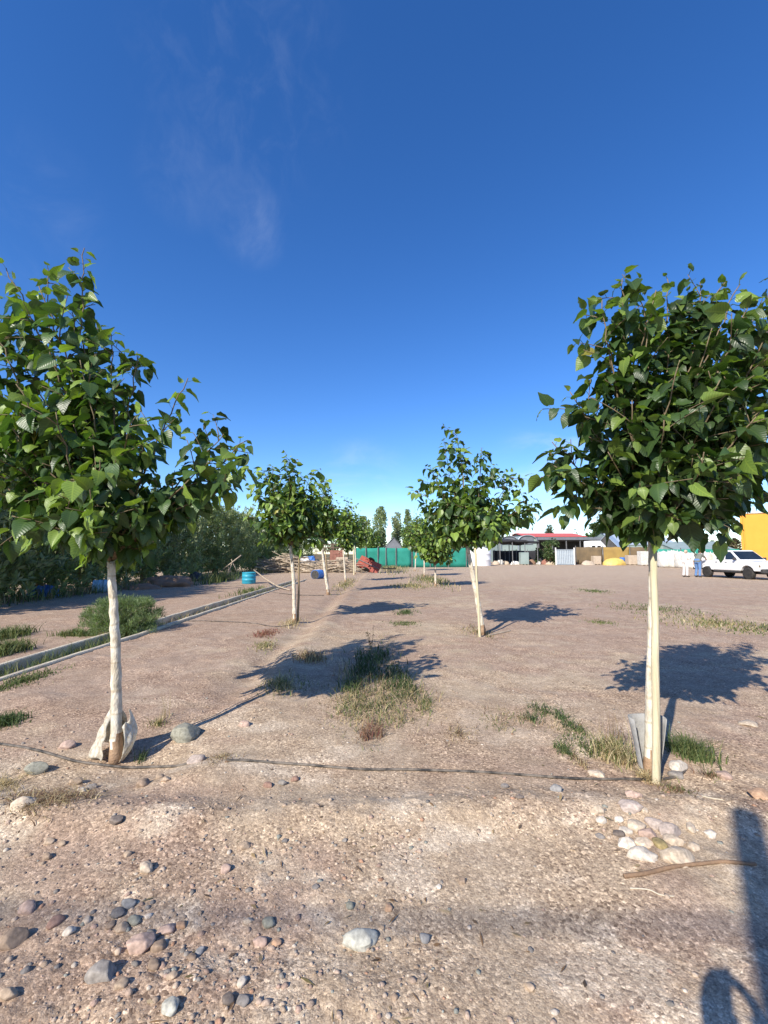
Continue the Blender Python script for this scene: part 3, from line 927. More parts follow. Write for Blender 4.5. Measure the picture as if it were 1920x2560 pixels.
HG = 'tall grey-green shrubs of the windbreak'
protos = [bush_proto('windbreak_shrub', '', 'shrub', 900 + i, HG, h=4.2, rx=1.7, n_stem=9, leaf=.20, col=c, sprays=430, per=26, low=0.0) for i, c in enumerate([(.23, .26, .15), (.27, .30, .18), (.19, .23, .12)])]
hedge_px = [  # u, base v, scale, label
    (-330, 1560, 1.1, 'dark windbreak shrub beyond the left edge, shading the blue tarp'),
    (-120, 1530, 1.12, 'dark tall shrub at the left edge behind the nearest tree'),
    (40, 1504, 1.06, 'dark shrub right behind the crumpled blue tarp'),
    (150, 1487, 1.0, 'dark shrub between the blue tarp and the pale blue drum'),
    (248, 1472, 1.05, 'shrub behind the pale blue drum and the white trunk'),
    (330, 1461, .98, 'dense shrub behind the left part of the earth heap'),
    (402, 1453, 1.0, 'dark shrub behind the earth heap'),
    (462, 1447, .98, 'shrub behind the black plastic heap'),
    (520, 1441, .96, 'feathery lighter-topped shrub left of the wooden trestle'),
    (572, 1436, 1.0, 'feathery shrub directly behind the wooden trestle'),
    (618, 1431, .98, 'shrub behind the teal drum'),
    (660, 1427, .95, 'dark shrub at the left end of the branch pile'),
    (700, 1423, .93, 'shrub behind the branch pile, left of the second tree'),
    (735, 1420, .9, 'shrub behind the second left-row trunk'),
    (768, 1417, .85, 'last windbreak shrub before the rusty rack'),
]
for i, (u, v, s, lab) in enumerate(hedge_px):
    p = protos[i % 3]
    o = p if i < 3 else copy_tree(p)
    b = G(u, v)
    b.x -= 1.3
    o.location = (b.x, b.y + .8, gh(b.x, b.y + .8)); o.scale = (s * 1.1, s * 1.1, s * rnd.uniform(1.06, 1.22)); o.rotation_euler = (0, 0, rnd.uniform(0, 6.28))
    o['label'] = lab

# low undergrowth along the hedge foot
def blades(n, fx, hgt, wid, cols, seed, lean=.5, seg=3):
    """fx(g) -> x,y ; grass blades as bent tapering strips"""
    g = np.random.default_rng(seed)
    V, Fq, C = [], [], []
    XY = np.array([fx(g) for _ in range(n)]); ZZ = ground_h(XY[:, 0], XY[:, 1]) - .005
    for i in range(n):
        x, y = XY[i]; z = ZZ[i]
        a = g.uniform(0, 6.283); h = hgt * g.uniform(.4, 1.25); ln = h * lean * g.uniform(.2, 1.6)
        w = wid * g.uniform(.6, 1.3)
        side = np.array([-math.sin(a), math.cos(a), 0]) * w
        tw = g.uniform(-1, 1)
        side = side + np.array([math.cos(a), math.sin(a), 0]) * w * tw
        c = np.array(cols[g.integers(len(cols))]) * g.uniform(.7, 1.3)
        o = len(V)
        for k in range(seg + 1):
            t = k / seg
            p = np.array([x + math.cos(a) * ln * t * t, y + math.sin(a) * ln * t * t, z + h * (t - .25 * lean * t * t)])
            ww = (1 - t) * .9 + .08
            V.append(p - side * ww); V.append(p + side * ww); C += [c, c]
        for k in range(seg):
            Fq.append((o + 2 * k, o + 2 * k + 1, o + 2 * k + 3, o + 2 * k + 2))
    return np.array(V), np.array(Fq), np.array(C)


GREEN = [(.078, .115, .042), (.10, .14, .052), (.06, .09, .038)]
OLIVE = [(.15, .18, .065), (.20, .205, .085), (.12, .15, .05)]
STRAW = [(.42, .34, .19), (.34, .26, .14), (.50, .42, .26)]
BROWN = [(.20, .13, .08), (.26, .17, .11), (.16, .10, .07)]
RED = [(.26, .11, .09), (.20, .09, .07), (.30, .17, .10)]


def ell(cx, cy, rx, ry, pw=.6):
    def f(g):
        a = g.uniform(0, 6.283); q = abs(g.normal(0, .48)) ** .8
        return cx + rx * q * math.cos(a), cy + ry * q * math.sin(a)
    return f


def ellpx(u0, v0, u1, v1, pw=.6):
    """ground ellipse inside a pixel box"""
    c0 = G((u0 + u1) / 2, v1); c1 = G((u0 + u1) / 2, v0); m = G((u0 + u1) / 2, (v0 + v1) / 2)
    rx = abs(u1 - u0) / 2 * m.y / F_PX
    return ell(m.x, (c0.y + c1.y) / 2, rx, abs(c1.y - c0.y) / 2, pw)


def tuft(name, label, cat, sets, kind=None, group=None):
    """sets: list of (n, fx, height, width, colours, seed, lean)"""
    VV, FF, CC = [], [], []
    o = 0
    for s in sets:
        V, Fq, C = blades(*s)
        VV.append(V); FF.append(Fq + o); CC.append(C); o += len(V)
    V = np.vstack(VV); org = np.array([V[:, 0].mean(), V[:, 1].mean(), V[:, 2].min()])
    ob = obj(name, fast_mesh(name, V - org, np.vstack(FF), np.vstack(CC), smooth=False), GRASS)
    ob.location = tuple(org)
    if kind is None and (cat == 'grass' or sum(q_[0] for q_ in sets) < 600): kind = 'stuff'      # sparse growth nobody could count
    return tag(ob, label, cat, group, kind)


# hedge undergrowth strip (nobody could count it)
def under(g):
    t = g.random(); a, b = G(-60, 1525), G(760, 1424)
    s = t ** 1.7
    return a.x + (b.x - a.x) * s + g.normal(-.8, .35), a.y + (b.y - a.y) * s + g.normal(.5, .35)


tuft('undergrowth', 'green and straw undergrowth along the foot of the windbreak', 'undergrowth',
     [(1500, under, .55, .012, OLIVE + GREEN, 31, .5), (700, under, .4, .012, STRAW + BROWN, 32, .6)], kind='stuff')

# ------------------------------------------------------------------ irrigation channel
def channel():
    root = thing('irrigation_channel', 'long open concrete irrigation channel with two raised kerbs, left', 'channel', (0, 0, 0))
    for xin, sgn, cat in ((CH_L, -1, 0), (CH_R, 1, 0)):
        m = MB()
        ys = list(np.arange(1.2, 25.01, .4))
        w, top = .085, .05
        vs, fs = [], []
        for y in ys:
            j = rnd.uniform(-.008, .008); jt = rnd.uniform(-.006, .006)
            tz = top + jt
            x0, x1 = xin + j, xin + sgn * w + rnd.uniform(-.006, .006)
            xa, xb = min(x0, x1), max(x0, x1)
            bz = -.24
            ch = .014
            vs += [(xa, y, bz), (xa, y, tz - ch), (xa + ch, y, tz), (xb - ch, y, tz), (xb, y, tz - ch), (xb, y, bz)]
        for i in range(len(ys) - 1):
            for k in range(5):
                fs.append((i * 6 + k, i * 6 + k + 1, (i + 1) * 6 + k + 1, (i + 1) * 6 + k))
        fs.append((0, 1, 2, 3, 4, 5)); L = (len(ys) - 1) * 6; fs.append((L + 5, L + 4, L + 3, L + 2, L + 1, L))
        m.add(vs, fs)
        m.build('kerb', MT['concrete'], root)


channel()


def chan(a, b):
    def f(g): return g.uniform(CH_L + .02, CH_R - .02), g.uniform(a, b)
    return f


tuft('channel_grass', 'green grass growing inside the concrete irrigation channel', 'grass',
     [(900, chan(4.8, 8.4), .24, .007, GREEN + OLIVE, 41, .6), (500, chan(8.4, 24), .22, .012, GREEN + STRAW, 42, .6)], kind='stuff')

# the feathery bush by the channel
def feather_bush(name, label, loc, h, rx, seed, col, n=110, per=34, leaf=.075, cat='bush'):
    st, (V, Fq, T, U) = bush_mesh(seed, h, rx, 12, leaf, col, lift=1.7, sprays=n, per=per, tmpl=NEEDLE, low=.0)
    root = thing(name, label, cat, loc)
    st.build('stems', MT['bark_twig'], root, True)
    obj('foliage', fast_mesh('foliage', V, Fq, T), LEAF_FAR, root)


b = G(268, 1590)
feather_bush('green_bush', 'rounded feathery green bush beside the concrete channel behind the left trunk', (b.x, b.y + .45, gh(b.x, b.y + .45)), .62, .66, 61, (.165, .215, .105), n=520, per=48, leaf=.062)
b = G(175, 1592)
tuft('weed_clump', 'low leafy weed clump at the left foot of the feathery bush', 'weeds', [(700, ell(b.x, b.y + .15, .35, .2), .12, .008, GREEN + OLIVE, 63, .6)])

# ------------------------------------------------------------------ weeds and grass
def blots(lst):
    """uneven scatter round a list of (u, v, radius in px)"""
    cs = [(G(u, v), r_) for u, v, r_ in lst]
    def f(g):
        c, r_ = cs[g.integers(len(cs))]
        k = r_ * c.y / F_PX
        return c.x + g.normal(0, k * .55), c.y + g.normal(0, k * 1.1)
    return f


tuft('weed_clump', 'big tangled green and straw weed clump in the shade between the rows', 'weeds',
     [(1100, blots([(915, 1650, 40), (950, 1640, 40), (900, 1680, 35), (985, 1690, 35), (940, 1700, 50), (1010, 1720, 35), (880, 1720, 30), (930, 1668, 45)]), .16, .005, GREEN + [(.04, .06, .025)], 71, .9),
      (900, blots([(880, 1740, 40), (930, 1750, 50), (990, 1750, 45), (1030, 1740, 35), (1060, 1765, 25), (900, 1770, 35), (960, 1775, 40)]), .11, .004, OLIVE + GREEN + STRAW, 72, 1.1),
      (330, blots([(855, 1775, 25), (890, 1800, 35), (950, 1810, 35), (1000, 1800, 30), (870, 1745, 30)]), .09, .0035, OLIVE + STRAW, 73, 1.1),
      (200, blots([(930, 1825, 22), (915, 1845, 14), (945, 1840, 14)]), .10, .003, RED + BROWN, 74, .8),
      (420, blots([(840, 1760, 60), (900, 1830, 60), (1040, 1790, 60), (1080, 1740, 50), (800, 1720, 60), (960, 1600, 40)]), .06, .003, OLIVE + STRAW + BROWN, 76, 1.2),
      (160, blots([(860, 1690, 30), (910, 1720, 50), (1000, 1730, 50)]), .22, .0022, STRAW + BROWN, 75, .7)], kind='stuff')


def tall_stalk(label, u, v, h, seed):
    g = np.random.default_rng(seed)
    b_ = G(u, v)
    root = thing('tall_weed', label, 'weed', tuple(b_))
    m = MB(); P, A, N, S, C = [], [], [], [], []
    for k in range(3):
        e = Vector((g.normal(0, .06), g.normal(0, .06), h * g.uniform(.6, 1)))
        m.tube([Vector((0, 0, -.02)), e * .5 + Vector((g.normal(0, .02), 0, 0)), e], [.004, .003, .0015], 5)
        for q in range(22):
            t = g.uniform(.2, 1)
            P.append(np.array(e) * t); A.append(g.normal(0, 1, 3) + np.array([0, 0, .3])); N.append(g.normal(0, 1, 3)); S.append(.04 * g.uniform(.5, 1.2)); C.append(np.array((.10, .075, .04)) * g.uniform(.6, 1.4))
    m.build('stem', MT['bark_twig'], root, True)
    V, Fq, T, U = place_leaves(SLIVER, np.array(P), np.array(A), np.array(N), np.array(S), np.array(C))
    obj('leaves', fast_mesh('leaves', V, Fq, T), GRASS, root)


tall_stalk('tall brown seeding weed stalk rising from the back of the big weed clump', 928, 1625, .36, 81)
tuft('dry_weed_clump', 'rusty brown dry weed clump left of the big weed clump', 'weeds', [(420, ellpx(730, 1630, 820, 1665), .12, .0045, BROWN + STRAW, 83, .7)])
tuft('dry_weed_clump', 'low yellowing grass at the left tip of the central tree shadow', 'grass', [(420, ellpx(640, 1690, 760, 1745), .09, .0045, OLIVE + STRAW, 84, .9)])
tuft('grass_strip', 'dry brown and green grass strip left of the nearest right tree', 'grass',
     [(300, blots([(1225, 1800, 30), (1270, 1790, 25), (1310, 1800, 25), (1260, 1815, 30)]), .05, .003, BROWN + OLIVE + STRAW, 91, 1.2),
      (420, blots([(1345, 1775, 22), (1370, 1780, 22), (1400, 1795, 20), (1425, 1815, 18), (1330, 1800, 18)]), .08, .0035, GREEN, 92, 1.0),
      (380, blots([(1400, 1870, 18), (1440, 1850, 25), (1460, 1875, 20), (1420, 1885, 16), (1450, 1830, 16)]), .07, .0035, GREEN + OLIVE, 93, 1.0),
      (120, blots([(1440, 1900, 18), (1455, 1915, 14), (1380, 1815, 25)]), .06, .003, STRAW + BROWN, 94, 1.1)], kind='stuff')
tuft('weed_clump', 'straw-topped weeds touching the left side of the grey tree guard', 'weeds',
     [(520, ellpx(1480, 1850, 1600, 1935), .13, .004, OLIVE + STRAW, 94, .7), (60, ellpx(1500, 1840, 1580, 1890), .26, .002, BROWN + STRAW, 95, .4), (160, ellpx(1580, 1930, 1650, 1965), .07, .004, STRAW, 96, .9)])
tuft('weed_clump', 'green weed clump right of the grey tree guard', 'weeds', [(700, ellpx(1675, 1850, 1785, 1925), .13, .004, GREEN + OLIVE, 97, .8)])
tuft('weed_clump', 'sparse small weed right of the white flat stone', 'weeds', [(70, ellpx(1755, 1930, 1800, 1960), .07, .003, OLIVE + BROWN, 98, .8)])
tuft('dry_grass', 'tiny dry stubble in front of the pale post', 'grass', [(160, ellpx(1640, 1958, 1740, 1990), .045, .003, BROWN + OLIVE, 99, .9)])
tuft('grass_strip', 'long green and straw grass strip across the right of the yard', 'grass',
     [(700, ellpx(1560, 1505, 1800, 1560), .07, .010, GREEN + OLIVE, 101, .7), (700, ellpx(1660, 1535, 1930, 1590), .09, .010, OLIVE + STRAW, 102, .8), (500, ellpx(1800, 1555, 2080, 1600), .08, .010, GREEN + OLIVE, 103, .8)], kind='stuff')
tuft('dry_grass', 'matted straw-coloured dry grass at the left edge of the foreground', 'grass',
     [(900, ellpx(-40, 1965, 215, 2065), .055, .003, STRAW + BROWN, 105, 1.8), (260, ellpx(-60, 1930, 80, 1990), .06, .003, STRAW, 106, 1.5)], kind='stuff')
tuft('dry_weed_clump', 'reddish dry weed patch left of the second left-row tree', 'weeds', [(420, ellpx(625, 1572, 700, 1600), .07, .006, RED, 107, .8)])
tuft('weed_clump', 'thin olive weeds below the reddish weed patch', 'weeds', [(260, ellpx(630, 1600, 690, 1635), .08, .006, OLIVE + STRAW, 108, .8)])
tuft('dry_weed_clump', 'straw tuft round the foot of the second left-row tree', 'weeds', [(200, ellpx(690, 1548, 760, 1575), .13, .006, STRAW, 109, .6)])
tuft('weed_clump', 'weeds round the foot of the leaning right-row tree', 'weeds', [(260, ellpx(1150, 1565, 1240, 1600), .09, .006, OLIVE + STRAW + BROWN, 110, .8)])
tuft('weed_clump', 'small flat green weed patch right of the second left-row tree shadow', 'weeds', [(320, ellpx(965, 1552, 1060, 1566), .05, .008, GREEN + OLIVE, 111, .9)])
tuft('weed_clump', 'small dark weed inside the second left-row tree shadow', 'weeds', [(220, ellpx(985, 1525, 1045, 1542), .12, .008, GREEN, 112, .7)])
tuft('grass_patch', 'long grass round the low-crowned right-row tree', 'grass', [(900, ellpx(1030, 1438, 1140, 1472), .22, .016, OLIVE + GREEN + STRAW, 113, .6), (500, ellpx(960, 1460, 1090, 1475), .12, .016, STRAW + OLIVE, 114, .7)], kind='stuff')
tuft('dry_grass', 'tall straw grass at the foot of the green net', 'grass', [(900, ellpx(930, 1412, 1040, 1440), .35, .02, STRAW + OLIVE, 115, .5)], kind='stuff')
tuft('dry_grass', 'straw grass along the row between the fourth and fifth trees', 'grass', [(400, ellpx(830, 1445, 890, 1485), .16, .012, STRAW + OLIVE, 116, .6)], kind='stuff')
tuft('weed_clump', 'thin low weeds in the yard behind the leaning tree shadow', 'weeds', [(240, ellpx(1455, 1548, 1545, 1565), .05, .008, OLIVE, 117, .9)])
tuft('weed_clump', 'small green weeds in the middle of the open yard', 'weeds', [(300, ellpx(1450, 1472, 1530, 1486), .08, .014, OLIVE + GREEN, 118, .8)])
tuft('weed_clump', 'round green weed clump at the left edge beyond the channel, upper one', 'weeds', [(700, ellpx(-30, 1578, 50, 1612), .20, .008, OLIVE + GREEN, 119, .6)])
tuft('weed_clump', 'round green weed clump at the left edge, just above the channel', 'weeds', [(700, ellpx(-30, 1615, 45, 1655), .20, .008, OLIVE + GREEN, 120, .6)])
tuft('weed_clump', 'low yellow-green grass on the near side of the channel, left edge', 'grass', [(600, ellpx(-60, 1700, 70, 1742), .07, .006, OLIVE + GREEN, 121, .9)])
tuft('weed_clump', 'green weed clump at the left edge between channel and pipe', 'weeds', [(500, ellpx(-40, 1785, 60, 1830), .08, .005, GREEN, 122, .8)])
tuft('dry_weed_clump', 'sparse straw stalks left of the grey boulder', 'weeds', [(90, ellpx(365, 1790, 425, 1830), .08, .0035, OLIVE + STRAW, 123, .7), (14, ellpx(395, 1785, 430, 1805), .24, .0016, STRAW, 124, .3)])
tuft('grass_patch', 'few fresh grass blades in the trunk shadow by the plastic sheet', 'grass', [(50, ellpx(335, 1885, 370, 1912), .10, .003, GREEN, 125, .6)])
tuft('dry_weed_clump', 'dry stubble where the black pipe disappears into the soil', 'weeds', [(180, ellpx(500, 1880, 600, 1915), .035, .003, STRAW + BROWN, 126, 1.2)])
tuft('dry_weed_clump', 'dry straw and brown weeds in the middle, right of the big weed clump', 'weeds', [(200, ellpx(1100, 1800, 1190, 1870), .05, .003, STRAW + BROWN, 127, 1.3)])
tuft('weed_clump', 'weeds growing along the channel kerb below the teal drum', 'weeds', [(300, ellpx(585, 1470, 650, 1495), .22, .012, GREEN + OLIVE, 128, .6)])
tuft('weed_clump', 'green weeds at the foot of the wooden trestle', 'weeds', [(400, ellpx(515, 1445, 570, 1465), .55, .016, GREEN + OLIVE, 129, .5)])

# ------------------------------------------------------------------ pipes, sticks
def run_tube(name, label, cat, pts, r, m, parent=None, lift=None, n=8, taper=1.0):
    P = [G(u, v) for u, v in pts]
    out = []
    for i in range(len(P) - 1):
        p0 = P[max(i - 1, 0)]; p1 = P[i]; p2 = P[i + 1]; p3 = P[min(i + 2, len(P) - 1)]
        for k in range(8):
            t = k / 8
            q_ = .5 * ((2 * p1) + (p2 - p0) * t + (2 * p0 - 5 * p1 + 4 * p2 - p3) * t * t + (3 * p1 - p0 - 3 * p2 + p3) * t ** 3)
            out.append(q_)
    out.append(P[-1])
    lf = r * .7 if lift is None else lift
    zs = list(ground_h(np.array([p.x for p in out]), np.array([p.y for p in out])))
    for i, p in enumerate(out):
        w = zs[max(0, i - 3):i + 4]
        p.z = max(zs[i] + lf * .6, sum(w) / len(w) + lf)
    c = out[0].copy()
    o = MB().tube([p - c for p in out], [r * (1 + (taper - 1) * i / (len(out) - 1)) for i in range(len(out))], n).build(name, MT[m], None, True)
    o.location = c
    return tag(o, label, cat)


run_tube('drip_pipe', 'dusty black drip pipe curving past the foot of the nearest left tree', 'pipe', [(-60, 1852), (0, 1862), (100, 1880), (190, 1905), (290, 1919), (380, 1920), (455, 1914), (480, 1906)], .0095, 'hose')
run_tube('drip_pipe', 'dusty black drip pipe running across to the nearest right tree', 'pipe', [(566, 1903), (640, 1905), (760, 1914), (900, 1925), (1040, 1927), (1200, 1932), (1340, 1942), (1480, 1949), (1600, 1951), (1690, 1944), (1715, 1925)], .0088, 'hose')
run_tube('drip_pipe', 'thin dark pipe from the channel to the second left-row tree', 'pipe', [(464, 1553), (560, 1555), (640, 1560), (690, 1568), (733, 1562)], .010, 'hose')
run_tube('drip_pipe', 'thin far pipe crossing between the third and fourth left-row trees', 'pipe', [(650, 1487), (740, 1488), (810, 1489)], .014, 'hose')
run_tube('stick', 'curved brown stick lying in front of the white stones', 'stick', [(1560, 2195), (1620, 2185), (1700, 2168), (1790, 2160), (1890, 2164)], .0095, 'stick', taper=.8)
run_tube('twig', 'thin pale broken twig below the brown stick', 'twig', [(1575, 2222), (1620, 2225), (1650, 2238), (1685, 2242)], .0028, 'dryleaf')
run_tube('twig', 'short yellowish twig right of the white stone heap', 'twig', [(1755, 1992), (1790, 1998), (1808, 2001)], .004, 'dryleaf')
run_tube('stick', 'short pale branch lying at the foot of the leaning tree', 'stick', [(1222, 1590), (1250, 1584), (1275, 1578)], .016, 'timber')

# ------------------------------------------------------------------ stones
SC_COL = dict(green=(.25, .27, .225), grey=(.24, .235, .225), slate=(.15, .155, .165), blue=(.24, .26, .275), tan=(.40, .31, .225), cream=(.58, .49, .38), white=(.66, .61, .53),
              red=(.28, .16, .125), brown=(.25, .185, .135), orange=(.46, .29, .18), pink=(.44, .32, .27), dark=(.12, .105, .10), pale=(.44, .46, .41), moss=(.27, .22, .08), pgrey=(.42, .36, .33))


def stone_geo(seed, sub=3, rough=.22):
    bm = bmesh.new(); bmesh.ops.create_icosphere(bm, subdivisions=sub, radius=1.0)
    off = Vector((seed * 3.17, seed * 1.31, seed * .77))
    for v in bm.verts:
        n1 = mnoise.noise(v.co * 1.1 + off); n2 = mnoise.noise(v.co * 2.6 + off * 2)
        v.co *= 1 + rough * n1 + rough * .35 * n2
    rg = random.Random(int(seed * 1000))
    for _ in range(9):
        d_ = Vector((rg.gauss(0, 1), rg.gauss(0, 1), rg.gauss(0, .8))).normalized(); lim = rg.uniform(.62, .92)
        for v in bm.verts:
            e_ = v.co.dot(d_) - lim
            if e_ > 0: v.co -= d_ * e_ * .93
    vs = [tuple(v.co) for v in bm.verts]; fs = [tuple(x.index for x in f.verts) for f in bm.faces]
    bm.free()
    return np.array(vs), fs


def stone(u, v, w, h, col, label, group='stones lying on the bare ground', yaw=None, flat=None, sink=.36, k=.92):
    g = np.random.default_rng(int(u * 7 + v * 13) % 99991)
    p = G(u, v + h * .3)
    sx = w / 2 * p.length / F_PX * k
    hz = h / 2 * p.length / F_PX
    sz = max(.006, min(hz * 1.0, sx * .62)) if flat is None else flat
    sy = sx * g.uniform(.65, .95) if h < w * 1.2 else sx * 1.5
    V, fs = stone_geo(g.uniform(0, 50), 4 if w > 40 else 3, .30)
    V = V / np.abs(V[:, :2]).max() * np.array([sx, sy, sz])
    a = g.uniform(-.4, .4) if yaw is None else R(yaw)
    c, s = math.cos(a), math.sin(a)
    V = np.stack([V[:, 0] * c - V[:, 1] * s, V[:, 0] * s + V[:, 1] * c, V[:, 2]], 1)
    me = bpy.data.meshes.new('stone'); me.from_pydata([tuple(q_) for q_ in V], [], fs)
    me.polygons.foreach_set('use_smooth', [True] * len(me.polygons))
    at = me.attributes.new('tint', 'FLOAT_COLOR', 'POINT')
    cc = np.ones((len(V), 4), np.float32); cc[:, :3] = (np.array(SC_COL[col]) * .78 + np.array([.40, .32, .25]) * .22) * g.uniform(.88, 1.12)
    at.data.foreach_set('color', cc.ravel())
    o = obj('stone', me, STONE)
    o.location = (p.x, p.y, gh(p.x, p.y) + sz * (1 - 2 * sink) )
    return tag(o, label, 'stone', group)


stone(464, 1822, 78, 66, 'green', 'grey-green boulder crossed by the shadow of the left trunk', flat=.088, sink=.30)
W_ST = 'pale stones heaped in front of the right tree'
for s in [
    
    (88, 1915, 50, 46, 'green', 'round grey-green stone below the pipe at the left edge'),
    (168, 1861, 34, 20, 'pink', 'pinkish oblong stone just above the pipe, left of the plastic sheet'),
    (492, 1897, 44, 22, 'pgrey', 'flat purplish stone lying at the end of the left pipe'),
    (612, 1806, 32, 24, 'pink', 'pinkish stone right of the boulder beside the trunk shadow'),
    (61, 2005, 46, 22, 'cream', 'cream oval stone in the dry grass at the left edge'),
    (191, 1953, 30, 18, 'tan', 'tan stone above the small white one, left'),
    (203, 1974, 20, 16, 'white', 'small white stone left, beside a flat grey one'),
    (230, 1966, 28, 14, 'grey', 'flat grey stone right of the small white stone'),
    (399, 1937, 22, 24, 'tan', 'upright tan stone below the left pipe'),
    (416, 1944, 24, 22, 'tan', 'tan stone touching the upright tan one below the pipe'),
    (358, 1956, 36, 20, 'brown', 'brown flat stone left of the two tan stones under the pipe'),
    (292, 2052, 32, 17, 'dark', 'dark purplish wedge-shaped stone below the dry grass'),
    (365, 2168, 42, 26, 'cream', 'cream oval stone lying alone left of centre foreground'),
    (318, 2134, 18, 14, 'tan', 'small tan stone above the lone cream oval stone'),
    (122, 2102, 24, 18, 'tan', 'left one of two small tan stones at the left'),
    (156, 2106, 18, 16, 'tan', 'right one of two small tan stones at the left'),
    (119, 2139, 26, 18, 'brown', 'brown stone under the two small tan stones'),
    (70, 2267, 38, 24, 'pink', 'pinkish tan half-buried stone near the left edge, rut level'),
    (319, 2257, 36, 28, 'blue', 'blue-grey stone at the top of the foreground cluster'),
    (295, 2279, 32, 24, 'slate', 'dark slate stone touching the blue-grey one'),
    (334, 2297, 34, 26, 'green', 'grey-green stone at the right of the foreground cluster'),
    (278, 2305, 18, 28, 'brown', 'narrow upright brown stone in the foreground cluster'),
    (304, 2316, 34, 28, 'tan', 'smooth tan stone at the bottom of the foreground cluster'),
    (217, 2297, 21, 18, 'cream', 'small cream round stone left of the foreground cluster'),
    (174, 2323, 26, 22, 'white', 'whitish round stone with dark shadow, left foreground'),
    (138, 2300, 36, 30, 'red', 'reddish brown half-buried stone left of the small cream one'),
    (374, 2330, 22, 16, 'slate', 'small slate stone above the large reddish stone'),
    (414, 2322, 42, 15, 'pink', 'long thin pinkish stone right of the slate one'),
    (454, 2310, 26, 20, 'orange', 'orange-tan stone right of the long thin pinkish one'),
    (350, 2358, 62, 36, 'pink', 'large reddish sloping stone in the left foreground'),
    (394, 2359, 36, 34, 'brown', 'brown stone leaning against the large reddish stone'),
    (498, 2373, 20, 30, 'blue', 'upright blue-grey stone right of the brown ones'),
    (478, 2389, 28, 24, 'brown', 'angular brown-grey stone below the upright blue-grey one'),
    (382, 2406, 34, 34, 'brown', 'dull brown stone below the large reddish stone'),
    (254, 2426, 62, 44, 'grey', 'large dark grey smooth stone, left foreground'),
    (304, 2458, 32, 24, 'tan', 'tan stone right of the large dark grey stone'),
    (431, 2437, 28, 20, 'tan', 'half-buried tan stone above the pale rounded one'),
    (425, 2510, 46, 44, 'pale', 'pale grey rounded stone at the bottom of the picture'),
    (572, 2491, 34, 34, 'dark', 'dark brown-grey stone, bottom, left of a slate pair'),
    (609, 2495, 36, 28, 'slate', 'slate stone touching the dark brown-grey one at the bottom'),
    (605, 2452, 30, 20, 'white', 'white stone above the dark pair at the bottom'),
    (652, 2352, 40, 26, 'pink', 'pinkish tan stone, left half of a pair in the centre foreground'),
    (690, 2353, 30, 26, 'orange', 'orange stone, right half of a pair in the centre foreground'),
    (619, 2297, 25, 26, 'cream', 'cream stone left of the round green-grey one'),
    (671, 2301, 36, 28, 'green', 'round green-grey stone above the pinkish and orange pair'),
    (790, 2212, 22, 24, 'slate', 'dark slate stone in the middle of the rut'),
    (874, 2260, 26, 22, 'green', 'dull green-grey stone above the big pale slab'),
    (898, 2344, 98, 54, 'pale', 'big pale greenish flat stone, largest in the centre foreground'),
    (955, 2314, 16, 16, 'tan', 'small tan stone at the right tip of the big pale stone'),
    (611, 2113, 34, 20, 'tan', 'tan flat stone in the middle ground left of centre'),
    (564, 2168, 34, 24, 'pink', 'pink stone left of centre above the rut'),
    (712, 2099, 20, 15, 'slate', 'small dark stone beside a pale crust patch'),
    (862, 2099, 17, 13, 'grey', 'small grey stone right of the pale crust patch'),
    (671, 1960, 28, 18, 'red', 'red-brown stone in the stony bank under the pipe'),
    (706, 1954, 26, 18, 'grey', 'grey stone in the bank under the pipe, right of the red-brown'),
    (737, 1945, 26, 17, 'red', 'dark red stone in the bank under the pipe'),
    (18, 2481, 38, 34, 'tan', 'tan boulder cut by the left edge near the bottom'),
    (28, 2350, 56, 32, 'brown', 'brown-tan broad stone at the left edge'),
    (972, 2266, 26, 20, 'orange', 'orange-tan stone right of centre in the foreground'),
    (1096, 2214, 21, 16, 'white', 'small bright white stone on the rut, right of centre'),
    (1061, 2341, 36, 24, 'blue', 'bluish half-buried stone right of the big pale one'),
    (1157, 2197, 24, 22, 'brown', 'brown stone right of the pale pitted crust'),
    (1325, 2464, 24, 20, 'tan', 'tan stone near the bottom, right of centre'),
    (986, 2487, 20, 22, 'brown', 'small brown stone near the bottom, centre'),
    (1058, 2479, 16, 16, 'tan', 'small tan stone near the bottom, right of the brown one'),
    (1390, 1971, 34, 22, 'blue', 'blue-grey stone just below the pipe, right half'),
    (1299, 1991, 25, 10, 'dark', 'flat dark stone below the pipe, right half'),
    (1261, 1963, 22, 18, 'slate', 'slate stone touching the pipe from below, right half'),
    (1695, 1916, 48, 26, 'white', 'white flat stone right of the grey tree guard'),
    (1690, 1935, 40, 14, 'grey', 'grey stone under the white flat stone'),
    (1806, 1933, 34, 32, 'pink', 'pinkish brown round stone at the right, by the small weed'),
    (1868, 1808, 40, 13, 'cream', 'pale flat stone below the right tree shadow'),
    (1899, 1985, 44, 22, 'orange', 'orange stone at the right edge above the post shadow'),
    (1495, 1934, 44, 13, 'cream', 'long cream stone lying above the pipe in the weeds'),
]: stone(*s)
